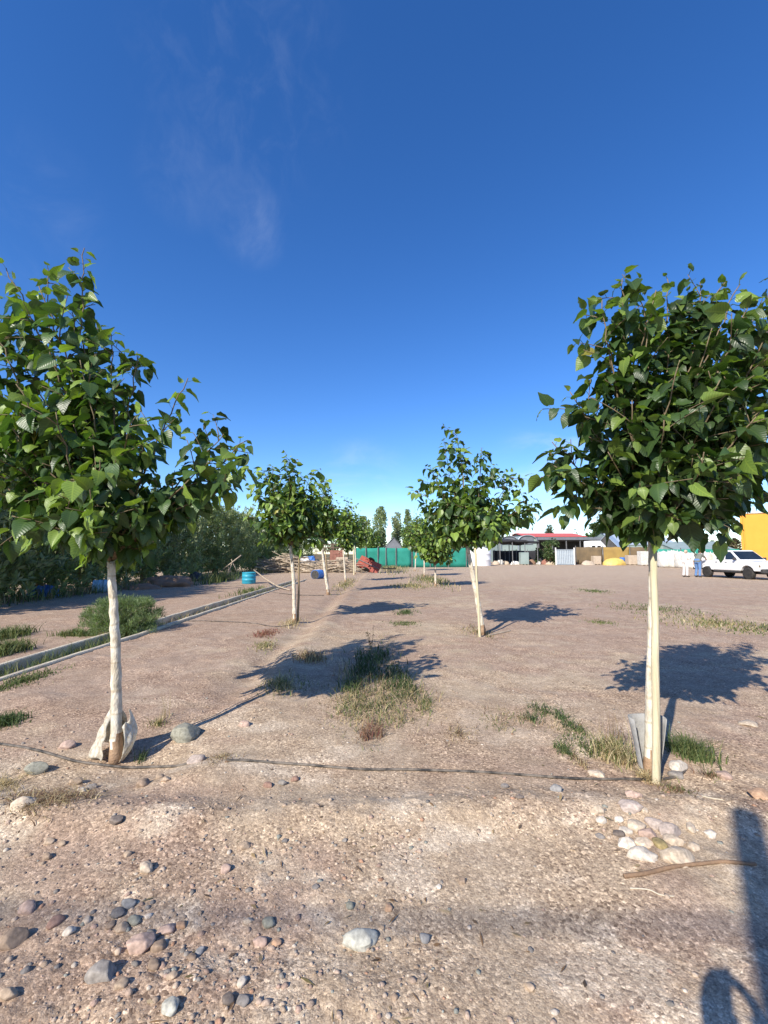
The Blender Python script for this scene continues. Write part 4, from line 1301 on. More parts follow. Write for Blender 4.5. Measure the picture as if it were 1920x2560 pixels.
for s in [
    (1495, 2022, 30, 22, 'cream', 'pointed cream stone at the upper left of the white heap'),
    (1505, 2047, 26, 20, 'white', 'white stone below the pointed cream one'),
    (1547, 2045, 24, 18, 'white', 'white stone in the gap left of the heap'),
    (1583, 1986, 42, 22, 'pink', 'pinkish stone at the very top of the heap'),
    (1578, 2012, 52, 24, 'pgrey', 'flat pinkish grey stone second from the top of the heap'),
    (1610, 2021, 19, 18, 'cream', 'small round cream stone near the top of the heap'),
    (1593, 2060, 40, 32, 'cream', 'cream stone in the middle of the heap'),
    (1636, 2056, 42, 24, 'pgrey', 'pinkish grey stone with a dark gap below it in the heap'),
    (1674, 2072, 48, 34, 'pgrey', 'broad pinkish grey stone at the right of the heap'),
    (1619, 2080, 44, 28, 'pink', 'pink stone in the centre of the heap'),
    (1567, 2104, 42, 32, 'white', 'white stone at the lower left of the heap'),
    (1611, 2103, 48, 28, 'cream', 'cream block behind the bright white one in the heap'),
    (1604, 2131, 60, 30, 'white', 'brightest white block at the bottom of the heap'),
    (1650, 2102, 26, 34, 'moss', 'mossy mustard-coloured stone inside the heap'),
    (1687, 2096, 44, 24, 'cream', 'cream stone above the largest slab of the heap'),
    (1696, 2130, 82, 44, 'cream', 'largest cream slab at the lower right of the heap'),
    (1727, 2057, 22, 40, 'cream', 'long slanting cream stone at the right of the heap'),
    (1777, 2082, 24, 18, 'white', 'separate white stone farthest right of the heap'),
    (1564, 2074, 32, 13, 'white', 'thin white stone at the left middle of the heap'),
    (1500, 2088, 22, 14, 'slate', 'dark stone just left of the heap'),
    (1545, 2082, 26, 14, 'dark', 'dark stone between the left stones and the heap'),
    (1735, 2115, 26, 20, 'cream', 'cream stone touching the right end of the largest slab'),
]: stone(*s, group=W_ST, sink=.46, k=1.0)


def gravel():
    """pebbles of every size down to grit, too many to count"""
    g = np.random.default_rng(5)
    bm = bmesh.new(); bmesh.ops.create_icosphere(bm, subdivisions=1, radius=1.0)
    T = np.array([tuple(v.co) for v in bm.verts]); Fq = np.array([[x.index for x in f.verts] for f in bm.faces]); bm.free()
    n = 30000
    d = np.exp(g.uniform(math.log(1.15), math.log(11), n)); a = np.tan(g.uniform(R(-44), R(44), n))
    x, y = d * a, d
    keep_p = .22 + 1.1 * sst(.45, .65, fbm(x * 1.1, y * 1.1, 91, 3)) * (1 - .6 * sst(3, 6, d)) + .9 * np.exp(-((y - 2.58) / .2) ** 2) + .75 * sst(0, -.8, x) * (1 - sst(1.8, 2.3, y))
    k = g.random(n) < keep_p * .26
    k &= ~((x > CH_L - .1) & (x < CH_R + .1))
    x, y, d = x[k], y[k], d[k]; n = len(x)
    s = np.exp(g.normal(math.log(.0045), .62, n)) * (1 + .05 * d); s = np.clip(s, .002, .015)
    z = ground_h(x, y)
    sc = np.stack([g.uniform(.8, 1.3, n), g.uniform(.7, 1.1, n), g.uniform(.45, .8, n)], 1) * s[:, None]
    yaw = g.uniform(0, 6.28, n)
    Vj = T[None] * (1 + g.uniform(-.18, .18, (n, len(T), 1)))
    Vj = Vj * sc[:, None, :]
    c, sn = np.cos(yaw)[:, None], np.sin(yaw)[:, None]
    VX = Vj[..., 0] * c - Vj[..., 1] * sn + x[:, None]; VY = Vj[..., 0] * sn + Vj[..., 1] * c + y[:, None]; VZ = Vj[..., 2] + (z + sc[:, 2] * .05)[:, None]
    V = np.stack([VX, VY, VZ], -1).reshape(-1, 3)
    Fa = ((np.arange(n) * len(T))[:, None, None] + Fq[None]).reshape(-1, 3)
    pal = np.array([(.45, .36, .28), (.40, .31, .245), (.36, .26, .21), (.24, .22, .20), (.42, .34, .27), (.18, .17, .165), (.27, .28, .25), (.52, .46, .39), (.36, .22, .15), (.37, .28, .22), (.35, .27, .20)])
    ci = g.choice(len(pal), n, p=[.17, .17, .14, .09, .10, .04, .05, .06, .04, .07, .07])
    tint = np.repeat(pal[ci] * g.uniform(.8, 1.2, (n, 1)), len(T), 0)
    o = obj('gravel', fast_mesh('gravel', V, Fa, tint, smooth=True), GRAVEL)
    tag(o, 'loose gravel and small pebbles scattered over the bare soil', 'gravel', None, 'stuff')


gravel()


def litter():
    """dead leaves and bits of twig blown over the soil, too many to count"""
    g = np.random.default_rng(15); n = 900
    d = np.exp(g.uniform(math.log(1.3), math.log(16), n)); a = np.tan(g.uniform(R(-44), R(44), n)); x, y = d * a, d
    w = fbm(x * .9, y * .9, 95, 3); k = (w > .47) & ~((x > CH_L - .15) & (x < CH_R + .15)); x, y, d = x[k], y[k], d[k]; n = len(x)
    P = np.stack([x, y, ground_h(x, y) + .006], 1)
    A = np.stack([g.normal(0, 1, n), g.normal(0, 1, n), g.normal(0, .12, n)], 1); N = np.stack([g.normal(0, .25, n), g.normal(0, .25, n), np.ones(n)], 1)
    pal = np.array([(.30, .22, .12), (.22, .14, .08), (.38, .30, .19), (.14, .10, .07), (.20, .17, .08)])
    tint = pal[g.integers(len(pal), size=n)] * g.uniform(.7, 1.2, (n, 1))
    S = g.uniform(.012, .045, n) * (1 + .03 * d)
    tw = g.random(n) < .45
    a1 = place_leaves(SLIVER, P[~tw], A[~tw], N[~tw], S[~tw], tint[~tw]); a2 = place_leaves(NEEDLE, P[tw], A[tw], N[tw], S[tw] * 1.8, tint[tw])
    o = obj('leaf_litter', fast_mesh('leaf_litter', np.vstack([a1[0], a2[0]]), np.vstack([a1[1], a2[1] + len(a1[0])]), np.vstack([a1[2], a2[2]])), GRASS)
    tag(o, 'dead leaves and twig bits scattered over the soil', 'litter', None, 'stuff')


litter()

#MARK_BACKGROUND
# ------------------------------------------------------------------ far background
def XZ(u, v, d):
    p = W(u, v, d)
    return p.x, p.z


def cloud_tree(name, label, u, d, vtop, wpx, seed, col, kind='round', n=1500, leaf=.35, zbot=.25, cat='tree', group=None):
    g = np.random.default_rng(seed)
    x, zt = XZ(u, vtop, d)
    w = wpx * d / F_PX / 2
    root = thing(name, label, cat, (x, d, 0), 0, group)
    m = MB(); m.tube([(0, 0, -.1), (g.normal(0, .1), 0, zt * .4), (g.normal(0, .15), 0, zt * .85)], [.05 * w + .08, .04 * w + .06, .03], 7)
    for k in range(7):
        a = g.uniform(0, 6.28); z0 = zt * g.uniform(.25, .6)
        m.tube([(0, 0, z0), (w * .4 * math.cos(a), w * .4 * math.sin(a), z0 + zt * .12), (w * .75 * math.cos(a), w * .75 * math.sin(a), z0 + zt * .25)], [.05, .035, .015], 5)
    m.build('trunk', MT['bark_twig'], root, True)
    P, C, A = [], [], []
    nb = 26
    for b in range(nb):
        t = g.uniform(0, 1); z = zt * (zbot + (1 - zbot) * t)
        if kind == 'poplar': prof = w * math.sin(math.pi * min(1, .18 + .80 * t)) ** .6 * .62
        else: prof = w * math.sqrt(max(.03, 1 - (2 * t - .95) ** 2)) * .72
        a = g.uniform(0, 6.28); q = math.sqrt(g.random())
        c = np.array([prof * q * math.cos(a), prof * q * math.sin(a), z]); br = w * (.42 if kind == 'poplar' else .36) * g.uniform(.6, 1.2)
        sh = g.uniform(.7, 1.3)
        for i in range(n // nb):
            v_ = g.normal(0, 1, 3); v_ /= np.linalg.norm(v_)
            st = np.array([1, 1, 1.9 if kind == 'poplar' else .75])
            P.append(c + v_ * br * st * g.random() ** .5); C.append(np.array(col) * sh * g.uniform(.75, 1.25)); A.append(v_ + np.array([0, 0, .6 if kind == 'poplar' else -.2]))
    P = np.array(P); P[:, 2] = np.minimum(P[:, 2], zt * 1.02)
    V, Fq, T, U = place_leaves(SMALL, P, np.array(A), g.normal(0, 1, (len(P), 3)) + np.array([0, 0, .8]), leaf * g.uniform(.6, 1.3, len(P)), np.array(C))
    obj('crown', fast_mesh('crown', V, Fq, T, U), LEAF_FAR, root)
    return root


GP = 'tall poplars beyond the green net'
cloud_tree('poplar_tree', 'tallest slim poplar behind the green net, in the gap between both rows', 950, 110, 1272, 44, 11, (0.240, 0.285, 0.173), 'poplar', 2600, .45, group=GP)
cloud_tree('poplar_tree', 'lower broad poplar left of the tallest one', 908, 105, 1296, 50, 12, (0.255, 0.285, 0.150), 'poplar', 2200, .42, group=GP)
cloud_tree('poplar_tree', 'hazy poplar pair member right of the dark pyramid roof', 992, 118, 1286, 34, 13, (0.270, 0.300, 0.195), 'poplar', 1800, .45, group=GP)
cloud_tree('poplar_tree', 'thin poplar rising behind the right row', 1018, 122, 1279, 26, 14, (0.255, 0.300, 0.195), 'poplar', 1500, .45, group=GP)
cloud_tree('far_tree', 'pale far tree showing between leaning tree and red roof', 1295, 130, 1337, 60, 15, (.13, .15, .10), 'round', 1300, .5)
cloud_tree('far_tree', 'small pale treetop above the red roof', 1372, 140, 1316, 28, 16, (.13, .15, .09), 'poplar', 900, .5)
cloud_tree('far_tree', 'tiny bare treetop at the right end of the red roof', 1441, 140, 1322, 14, 17, (.14, .13, .10), 'poplar', 300, .5)
cloud_tree('far_tree', 'round dark green tree right of the red roof', 1496, 96, 1311, 72, 18, (.08, .12, .045), 'round', 2600, .45)
cloud_tree('far_tree', 'brownish tree left of the orange building', 1832, 90, 1347, 38, 19, (.13, .105, .06), 'round', 1000, .4)
cloud_tree('far_tree', 'far tree left of the brownish one, behind the grey roof', 1790, 120, 1350, 46, 20, (.10, .12, .07), 'round', 1000, .5)
for i, (u, vt, w, lab) in enumerate([(870, 1312, 60, 'dark far tree where the windbreak ends'), (1090, 1318, 70, 'far tree hidden behind the low-crowned tree'), (1150, 1330, 70, 'far tree behind the leaning tree crown'),
                                     (1215, 1335, 60, 'far tree behind the white tank'), (1040, 1325, 50, 'far tree behind the slim right-row tree'), (830, 1318, 60, 'dark far tree behind the rusty rack')]):
    cloud_tree('far_tree', lab, u, 125 + i * 3, vt, w, 30 + i, (.13, .155, .085), 'round', 1300, .5)
cloud_tree('yard_shrub', 'leafy shrub before the open shed, left of the metal gate', 1376, 61, 1349, 56, 40, (.07, .105, .04), 'round', 1500, .22, .08, cat='shrub')
cloud_tree('yard_shrub', 'small dark shrub by the black canopy posts', 1345, 63, 1372, 22, 41, (.06, .09, .035), 'round', 500, .2, .08, cat='shrub')


def fence(name, label, segs, d0, d1, vtop, posts, cat='fence', zt0=None):
    """segs: list of (u0, u1, material); posts: list of u"""
    ua, ub = segs[0][0], segs[-1][1]
    def dd(u): return d0 + (d1 - d0) * (u - ua) / (ub - ua)
    x0, _ = XZ(ua, 1400, d0)
    root = thing(name, label, cat, (x0, d0, 0))
    for u0, u1, m in segs:
        n = 14; vs, fs = [], []
        for i in range(n + 1):
            u = u0 + (u1 - u0) * i / n; d = dd(u); x, zt = XZ(u, vtop, d)
            sag = -.07 * math.sin(math.pi * ((i * 2.0 / n) % 1))
            for j in range(6):
                vs.append((x - x0, d - d0 + .05 * math.sin(i * 1.7 + j), .03 + (zt + sag - .03) * j / 5))
        for i in range(n):
            for j in range(5): fs.append((i * 6 + j, (i + 1) * 6 + j, (i + 1) * 6 + j + 1, i * 6 + j + 1))
        o = MB().add(vs, fs).build('net', MT[m], root, True)
        s = o.modifiers.new('t', 'SOLIDIFY'); s.thickness = .012
    for u in posts:
        d = dd(u); x, zt = XZ(u, vtop - 2.5, d)
        MB().tube([(x - x0, d - d0 - .09, -.1), (x - x0, d - d0 - .09, zt)], .05, 7).build('post', MT['post'], root)
    return root


fence('net_fence', 'bright green shade-net fence closing the far end of the rows', [(886, 1030, 'netgreen'), (1030, 1172, 'netgreen')], 47, 49, 1369, [888, 915, 945, 965, 990, 1030, 1075, 1120, 1165])
fence('net_fence', 'dark brown and ochre windbreak net fence right of the metal gate', [(1437, 1506, 'netbrown'), (1506, 1573, 'netochre'), (1573, 1622, 'netbrown')], 61, 60, 1367, [1438, 1506, 1573, 1620])
fence('net_fence', 'green net fence behind the white bulk bags', [(1636, 1848, 'netgreen')], 52, 48, 1372, [1640, 1700, 1760, 1820])
fence('wire_fence', 'low dark net fence under the black canopy', [(1232, 1345, 'netblack')], 69, 69, 1376, [1235, 1262, 1290, 1318, 1342])


def gable_house(name, label, u0, u1, d, vr, ve, depth, wallm, roofm, cat='building', ridge='x', rz=0, door=None):
    x0, zr = XZ(u0, vr, d); x1, ze = XZ(u1, ve, d)
    w = x1 - x0; cx = (x0 + x1) / 2
    root = thing(name, label, cat, (cx, d + depth / 2, 0), rz)
    hw, hd = w / 2, depth / 2
    m = MB()
    m.box((0, 0, ze / 2 - .1), (w - .3, depth - .3, ze + .2 - .02))
    if ridge == 'x':
        for s in (-1, 1): m.add([(s * (hw - .15), -hd + .15, ze), (s * (hw - .15), hd - .15, ze), (s * (hw - .15), 0, zr - .06), (s * (hw - .25), -hd + .15, ze), (s * (hw - .25), hd - .15, ze), (s * (hw - .25), 0, zr - .06)], [(0, 1, 2), (3, 5, 4), (0, 2, 5, 3), (1, 4, 5, 2), (0, 3, 4, 1)])
    else:
        for s in (-1, 1): m.add([(-hw + .15, s * (hd - .15), ze), (hw - .15, s * (hd - .15), ze), (0, s * (hd - .15), zr - .06), (-hw + .15, s * (hd - .25), ze), (hw - .15, s * (hd - .25), ze), (0, s * (hd - .25), zr - .06)], [(0, 1, 2), (3, 5, 4), (0, 2, 5, 3), (1, 4, 5, 2), (0, 3, 4, 1)])
    m.build('wall', MT[wallm], root)
    r_ = MB(); t = .07
    if ridge == 'x':
        r_.prism([(-hd, ze), (0, zr), (hd, ze), (hd, ze + t), (0, zr + t), (-hd, ze + t)], -hw, hw, Matrix.Rotation(math.pi / 2, 4, 'Z'))
    else:
        r_.prism([(-hw, ze), (0, zr), (hw, ze), (hw, ze + t), (0, zr + t), (-hw, ze + t)], -hd, hd)
    r_.build('roof', MT[roofm], root)
    return root


hs = gable_house('pyramid_roof_house', 'dark grey pitched roof house behind the green net', 956, 1012, 72, 1344, 1372, 6, 'greyroof', 'greyroof', ridge='y')
hs = gable_house('red_roof_building', 'long building with a salmon red sheet roof, right background', 1313, 1468, 92, 1330, 1342, 14, 'shed', 'redroof')
hs = gable_house('steep_greenhouse', 'steep A-shaped grey greenhouse beside the white caravan', 1516, 1572, 74, 1337, 1368, 5.5, 'shed', 'poly', ridge='y', rz=R(-38))
hs = gable_house('grey_greenhouse', 'long low grey-blue greenhouse roof left of the orange building', 1552, 1700, 84, 1327, 1362, 16, 'palepoly', 'poly')
hs = gable_house('grey_greenhouse', 'lower pale greenhouse roof right of the grey-blue one', 1690, 1846, 80, 1352, 1376, 12, 'palepoly', 'palepoly')


def open_shed():
    d = 80; x0, zt = XZ(1342, 1343, d); x1, _ = XZ(1520, 1343, d)
    w = x1 - x0
    root = thing('open_shed', 'dark open-fronted shed with a flat grey roof under the red roof', 'shed', (x0, d, 0))
    MB().box((w / 2, 3, zt - .25), (w, 7, .5)).build('roof', MT['greyroof'], root)
    MB().box((w / 2, 6.2, zt / 2 - .28), (w - .3, .15, zt - .5)).build('back_wall', MT['shed'], root)
    for i in range(6): MB().box((.2 + i * (w - .4) / 5, -.2, zt / 2 - .27), (.16, .16, zt - .46)).build('post', MT['post'], root)
    MB().box((w / 2, -.1, 1.9), (w - .6, .06, .12)).build('rail', MT['post'], root)


open_shed()


def hoop_house(label, u0, u1, d, vt, depth=12):
    x0, zt = XZ(u0, vt, d); x1, _ = XZ(u1, vt, d); w = x1 - x0; r_ = w / 2; zs = zt - r_ * .62
    root = thing('hoop_greenhouse', label, 'greenhouse', ((x0 + x1) / 2, d, 0), 0, 'hoop greenhouses behind the canopy')
    prof = [(-r_, 0)] + [(-r_ * math.cos(a), zs + r_ * .62 * math.sin(a)) for a in np.linspace(0, math.pi, 15)] + [(r_, 0)]
    inner = [(x * .985, z - .05 if z > .1 else z) for x, z in prof][::-1]
    MB().prism(prof + inner, 0, depth).build('cover', MT['palepoly'], root)
    MB().prism([(x * .97, z * .985) for x, z in prof], .25, .32).build('end_wall', MT['palepoly'], root)
    m = MB()
    m.prism([(-r_ * .95, zs - .55), (r_ * .55, zs - .55), (r_ * .75, zs + .75), (-r_ * .75, zs + .75)], .12, .2)
    m.build('vent_panel', MT['greyroof'], root)
    a = MB(); a.tube([(x, -.05, z) for x, z in prof], .06, 6); a.build('front_arch', MT['metal'], root)


hoop_house('hoop greenhouse behind the black canopy, left one', 1252, 1294, 76, 1340)
hoop_house('hoop greenhouse behind the black canopy, right one beside the red roof', 1295, 1342, 76, 1338)


def canopy():
    d = 60; x0, z = XZ(1216, 1350, d); x1, _ = XZ(1347, 1350, d); w = x1 - x0
    root = thing('black_canopy', 'flat black shade canopy on thin posts right of the white tank', 'canopy', (x0, d, 0))
    nx, ny = 12, 5; vs, fs = [], []
    for i in range(nx + 1):
        for j in range(ny + 1):
            vs.append((w * i / nx, 8 * j / ny, z + .35 * math.sin(math.pi * i / nx) * .8 - .12 * math.sin(math.pi * ((i / nx * 4) % 1)) - .1 * abs(j - 2)))
    for i in range(nx):
        for j in range(ny): fs.append((i * (ny + 1) + j, (i + 1) * (ny + 1) + j, (i + 1) * (ny + 1) + j + 1, i * (ny + 1) + j + 1))
    o = MB().add(vs, fs).build('net', MT['netblack'], root, True)
    s = o.modifiers.new('t', 'SOLIDIFY'); s.thickness = .28
    for i in range(5):
        for yy in (.2, 7.8): MB().tube([(.15 + (w - .3) * i / 4, yy, -.1), (.15 + (w - .3) * i / 4, yy, z - .02)], .06, 7).build('post', MT['post'], root)


canopy()


def tank():
    d = 55; x0, zt = XZ(1171, 1366, d); x1, _ = XZ(1226, 1366, d); r_ = (x1 - x0) / 2
    root = thing('water_tank', 'big white water tank standing in the open behind the leaning tree', 'tank', ((x0 + x1) / 2, d, 0))
    h = zt
    MB().lathe([(r_ * .985, -.05), (r_, .05), (r_, h * .30), (r_ * 1.012, h * .31), (r_ * 1.012, h * .33), (r_, h * .34), (r_, h * .60), (r_ * 1.012, h * .61), (r_ * 1.012, h * .63), (r_, h * .64), (r_, h * .80), (r_ * .93, h * .84), (r_ * .3, h * .97), (.05, h)], 40).build('body', MT['tankwhite'], root, True)
    MB().lathe([(r_ * .28, h * .96), (r_ * .28, h * 1.01), (r_ * .2, h * 1.03)], 20).build('lid', MT['tankwhite'], root, True)


tank()


def metal_gate():
    d = 59; x0, zt = XZ(1390, 1374, d); x1, _ = XZ(1434, 1374, d); w = x1 - x0
    root = thing('metal_gate', 'grey corrugated metal gate panel standing between two posts', 'gate', (x0, d, 0))
    m = MB(); n = 40; prof = []
    for i in range(n + 1): prof.append((w * i / n, .02 * math.sin(i * 1.57)))
    vs = [(x, y, .06) for x, y in prof] + [(x, y, zt) for x, y in prof]
    m.add(vs, [(i, i + 1, i + n + 2, i + n + 1) for i in range(n)])
    o = m.build('panel', MT['metal'], root); s = o.modifiers.new('t', 'SOLIDIFY'); s.thickness = .01
    f = MB()
    for z in (.08, zt): f.box((w / 2, -.04, z), (w, .05, .07))
    f.build('frame', MT['metal'], root)
    for x in (-.06, w + .06): MB().box((x, 0, zt / 2 + .08), (.12, .12, zt + .36)).build('post', MT['white'], root)


metal_gate()


def drum(name, label, loc, r_, h, m, lying=False, rz=0, lid=None, cat='drum', open_top=False):
    root = thing(name, label, cat, loc, rz)
    prof = [(r_ * .93, 0), (r_ * .97, .02 * h), (r_, .06 * h), (r_, .30 * h), (r_ * 1.04, .32 * h), (r_ * 1.04, .35 * h), (r_, .37 * h), (r_, .62 * h), (r_ * 1.04, .64 * h), (r_ * 1.04, .67 * h), (r_, .69 * h), (r_, .93 * h), (r_ * 1.03, .95 * h), (r_ * 1.03, h)]
    if open_top: prof = prof + [(r_ * .96, h), (r_ * .95, .5 * h)]
    T = Matrix.Identity(4)
    if lying: T = Matrix.Translation((-h / 2, 0, r_ * 1.03)) @ Matrix.Rotation(math.pi / 2, 4, 'Y')
    MB().lathe(prof, 28, T).build('shell', MT[m], root, True)
    if not open_top:
        MB().lathe([(r_ * .96, h * .985), (r_ * .96, h * 1.004)], 28, T).build('lid', MT[lid or m], root)
        b = MB(); b.lathe([(.035, 0), (.035, .03)], 12, T @ Matrix.Translation((r_ * .55, 0, h * 1.004))); b.lathe([(.035, 0), (.035, .03)], 12, T @ Matrix.Translation((-r_ * .55, 0, h * 1.004)))
        b.build('bung', MT['dust'], root)
    return root


p = G(622, 1459); drum('plastic_drum', 'open teal plastic drum standing below the wooden trestle', (p.x, p.y, p.z), .33, .56, 'teal', open_top=True)
p = G(795, 1447); drum('plastic_drum', 'blue barrel lying on its side before the branch pile', (p.x, p.y, p.z - .02), .27, .75, 'blue', True, R(250), 'dust')
p = G(254, 1480); drum('plastic_drum', 'pale blue drum lying in the hedge shade behind the left trunk', (p.x, p.y, p.z - .03), .24, .55, 'paleblue', True, R(200))
p = G(1441, 1407); drum('plastic_drum', 'dark blue drum beside the metal gate', (p.x + .2, 59.5, 0), .32, 1.0, 'blue')


def lumpy(name, label, cat, loc, size, m, seed, rough=.25, sub=4, rz=0, flat=.15, freq=1.4, group=None):
    bm = bmesh.new(); bmesh.ops.create_icosphere(bm, subdivisions=sub, radius=1.0)
    off = Vector((seed * 1.7, seed * 2.3, seed))
    for v in bm.verts:
        n1 = mnoise.noise(v.co * freq + off); n2 = mnoise.noise(v.co * freq * 3 + off)
        v.co *= 1 + rough * n1 + rough * .45 * n2
        if v.co.z < 0: v.co.z *= flat
        v.co = Vector((v.co.x * size[0], v.co.y * size[1], v.co.z * size[2]))
    me = bpy.data.meshes.new(name); bm.to_mesh(me); bm.free()
    me.polygons.foreach_set('use_smooth', [True] * len(me.polygons))
    o = obj(name, me, MT[m]); o.location = loc; o.rotation_euler = (0, 0, rz)
    return tag(o, label, cat, group)


p = G(110, 1491); lumpy('blue_tarp', 'crumpled bright blue tarp lying at the foot of the hedge', 'tarp', (p.x, p.y, p.z), (.46, .32, .36), 'blue', 3, .40, 5, freq=2.6)
p = G(412, 1466); lumpy('earth_heap', 'low reddish earth heap along the hedge', 'earth heap', (p.x, p.y + .3, p.z - .05), (1.35, .8, .52), 'dirt', 4, .25, 5)
p = G(345, 1474); lumpy('earth_heap', 'smaller reddish earth heap right of the pale blue drum', 'earth heap', (p.x, p.y + .3, p.z - .05), (.8, .5, .26), 'dirt', 8, .25, 4)
p = G(487, 1452); lumpy('black_heap', 'black plastic heap in the shade of the hedge', 'plastic heap', (p.x, p.y + .1, p.z), (.42, .35, .42), 'sackdark', 5, .5, 4, freq=2.2)
p = G(770, 1428)
for i, (dx, dy, dz, s, m, lab) in enumerate([(-.30, -.5, .55, (.60, .45, .60), 'white', 'white sack in the middle of the rubbish heap'), (.10, .1, .85, (.45, .38, .45), 'blue', 'blue bag on top of the rubbish heap'), (.62, .1, .35, (.42, .38, .60), 'sackdark', 'dark sack right of the white one on the heap'),
                                       (-.80, .1, .12, (.45, .4, .40), 'sackdark', 'dark sack left of the white one on the heap'), (.2, -.4, .1, (.36, .3, .34), 'white', 'small white bag at the front of the rubbish heap'), (1.0, -.3, .15, (.3, .3, .3), 'yellow', 'small yellowish bag by the third tree trunk')]):
    lumpy('sack', lab, 'sack', (p.x + dx, p.y + dy + .4, dz), s, m, 20 + i, .3, 4, group='bags on the rubbish heap')


def branch_pile():
    g = np.random.default_rng(77); m = MB()
    for (ua, ub, vb, H, n) in ((650, 800, 1432, 1.3, 260), (800, 900, 1432, 1.0, 130)):
        a, b = G(ua, vb), G(ub, vb)
        for i in range(n):
            t = g.uniform(.02, .98); c = a.lerp(b, t)
            hh = H * math.sin(math.pi * min(.98, .1 + .9 * t)) ** .7 * g.random() ** 1.4
            L = g.uniform(.8, 2.6); an = g.normal(0, .35); tl = g.normal(0, .16)
            dv = Vector((math.cos(an) * math.cos(tl), math.sin(an), math.sin(tl))) * L / 2
            c = c + Vector((0, g.uniform(0, 1.6), hh + .04))
            c.z = max(c.z, abs(dv.z) * .9 + .02)
            r_ = g.uniform(.018, .05)
            m.tube([c - dv, c + Vector((g.normal(0, .05), g.normal(0, .05), g.normal(0, .06))), c + dv], [r_, r_ * .9, r_ * .6], 5)
    o = m.build('branch_pile', [MT['timber']], None, True)
    return tag(o, 'long pile of cut pale branches and planks beside the hedge', 'branch pile', None, 'stuff')


branch_pile()


def pole(name, label, pts, r_, m, cat='pole', group=None):
    c = Vector(pts[0])
    o = MB().tube([Vector(q) - c for q in pts], r_, 8).build(name, MT[m], None, True)
    o.location = c
    return tag(o, label, cat, group)


pt = G(622, 1459)
e = G(725, 1478)
pole('pale_pole', 'long pale bent pole leaning from the teal drum down over the channel', [(pt.x + .2, pt.y + .1, .66), Vector((pt.x + .2, pt.y + .1, .66)).lerp(e, .35) + Vector((0, 0, -.09)), Vector((pt.x + .2, pt.y + .1, .66)).lerp(e, .7) + Vector((0, 0, -.10)), (e.x, e.y, .05)], [.03, .032, .03, .022], 'timber')
d = 23.5
def Wz(u, v, dd_): return W(u, v, dd_)
tr = thing('wooden_trestle', 'rough wooden trestle of crossed poles standing before the hedge', 'trestle', tuple(G(568, 1449)))
o0 = tr.location.copy()
for a_, b_, r_ in (((553, 1427), (603, 1388), .035), ((565, 1449), (582, 1402), .032), ((592, 1428), (578, 1398), .022), ((578, 1432), (570, 1415), .022), ((552, 1447), (582, 1446), .04)):
    pa, pb = W(*a_, o0.y + rnd.uniform(-.15, .25)), W(*b_, o0.y + rnd.uniform(-.1, .2))
    MB().tube([pa - o0, pa.lerp(pb, .5) - o0, pb - o0], r_, 7).build('pole', MT['timber'], tr, True)


def rack():
    p0 = G(792, 1424); d = 38; x0, zt = XZ(788, 1358, d); x1, _ = XZ(852, 1358, d); w = x1 - x0
    root = thing('slatted_rack', 'tall rusty slatted rack standing behind the branch pile', 'rack', (x0, d, 0))
    for x in (0, w * .33, w * .66, w):
        for y in (0, 1.0): MB().box((x, y, zt / 2 - .05), (.07, .07, zt + .1)).build('post', MT['dark_timber'], root)
    for i in range(8):
        z = .25 + (zt - .35) * i / 7
        MB().box((w / 2, -.05, z), (w, .03, .075)).build('slat', MT['dark_timber'], root)
    x2, zb = XZ(831, 1373, d - 1)
    b = thing('brick_stack', 'stack of reddish bricks right of the slatted rack', 'brick stack', (x2, d - 1.2, 0))
    m = MB()
    for k in range(int(zb / .16)):
        for q in range(4): m.box((-.02 + q * .27 + rnd.uniform(-.01, .01), rnd.uniform(-.02, .02), .08 + k * .16), (.26, .55, .152))
    m.build('bricks', MT['brick'], b)
    x3, z3 = XZ(847, 1387, d - 2)
    b = thing('block_stack', 'pinkish block stack behind the fourth tree trunk', 'block stack', (x3, d - 2.2, 0))
    m = MB()
    for k in range(max(3, int(z3 / .2))):
        for q in range(3): m.box((q * .31 + rnd.uniform(-.02, .02), 0, .1 + k * .2), (.3, .5, .192))
    m.build('blocks', MT['beige'], b)


rack()


def cart():
    p = G(922, 1431)
    root = thing('tipped_cart', 'rusty red cart tray tipped on its edge at the right end of the pile', 'cart', (p.x, p.y + .3, 0), R(-12))
    T = Matrix.Translation((0, 0, .62)) @ Matrix.Rotation(R(24), 4, 'Y') @ Matrix.Rotation(R(58), 4, 'X')
    m = MB(); L, B = 1.75, .95
    m.box((0, 0, 0), (L, B, .05), T)
    for s in (-1, 1): m.box((0, s * (B / 2 - .02), -.12), (L, .04, .24), T)
    for s in (-1, 1): m.box((s * (L / 2 - .02), 0, -.12), (.04, B - .084, .24), T)
    m.build('tray', MT['rust'], root, bevel=.01)
    f = MB(); f.tube([T @ Vector((-L / 2 - .6, 0, .08)), T @ Vector((L / 2, 0, .08))], .035, 6); f.build('drawbar', MT['post'], root)
    for s in (-1, 1):
        x = MB(); x.tube([T @ Vector((0, s * .42, .06)), T @ Vector((0, s * .50, .06))], .26, 16); x.build('wheel', MT['tyre'], root)


cart()


def harrow():
    p = G(972, 1430)
    root = thing('small_harrow', 'small dark iron harrow lying in front of the green net', 'harrow', (p.x, p.y, 0), R(8))
    f = MB()
    for y in (-.3, .3): f.box((0, y, .28), (1.1, .05, .05))
    for x in (-.5, 0, .5): f.box((x, 0, .33), (.05, .7, .04))
    f.build('frame', MT['dust'], root)
    t = MB()
    for y in (-.3, .3):
        for x in np.linspace(-.5, .5, 6): t.tube([(x, y, .26), (x + .02, y, -.03)], [.02, .008], 5)
    t.build('tines', MT['dust'], root)
    b = MB(); b.tube([(-.5, 0, .33), (-1.5, .1, .14), (-2.2, .12, .05)], .025, 6); b.build('drawbar', MT['dust'], root)


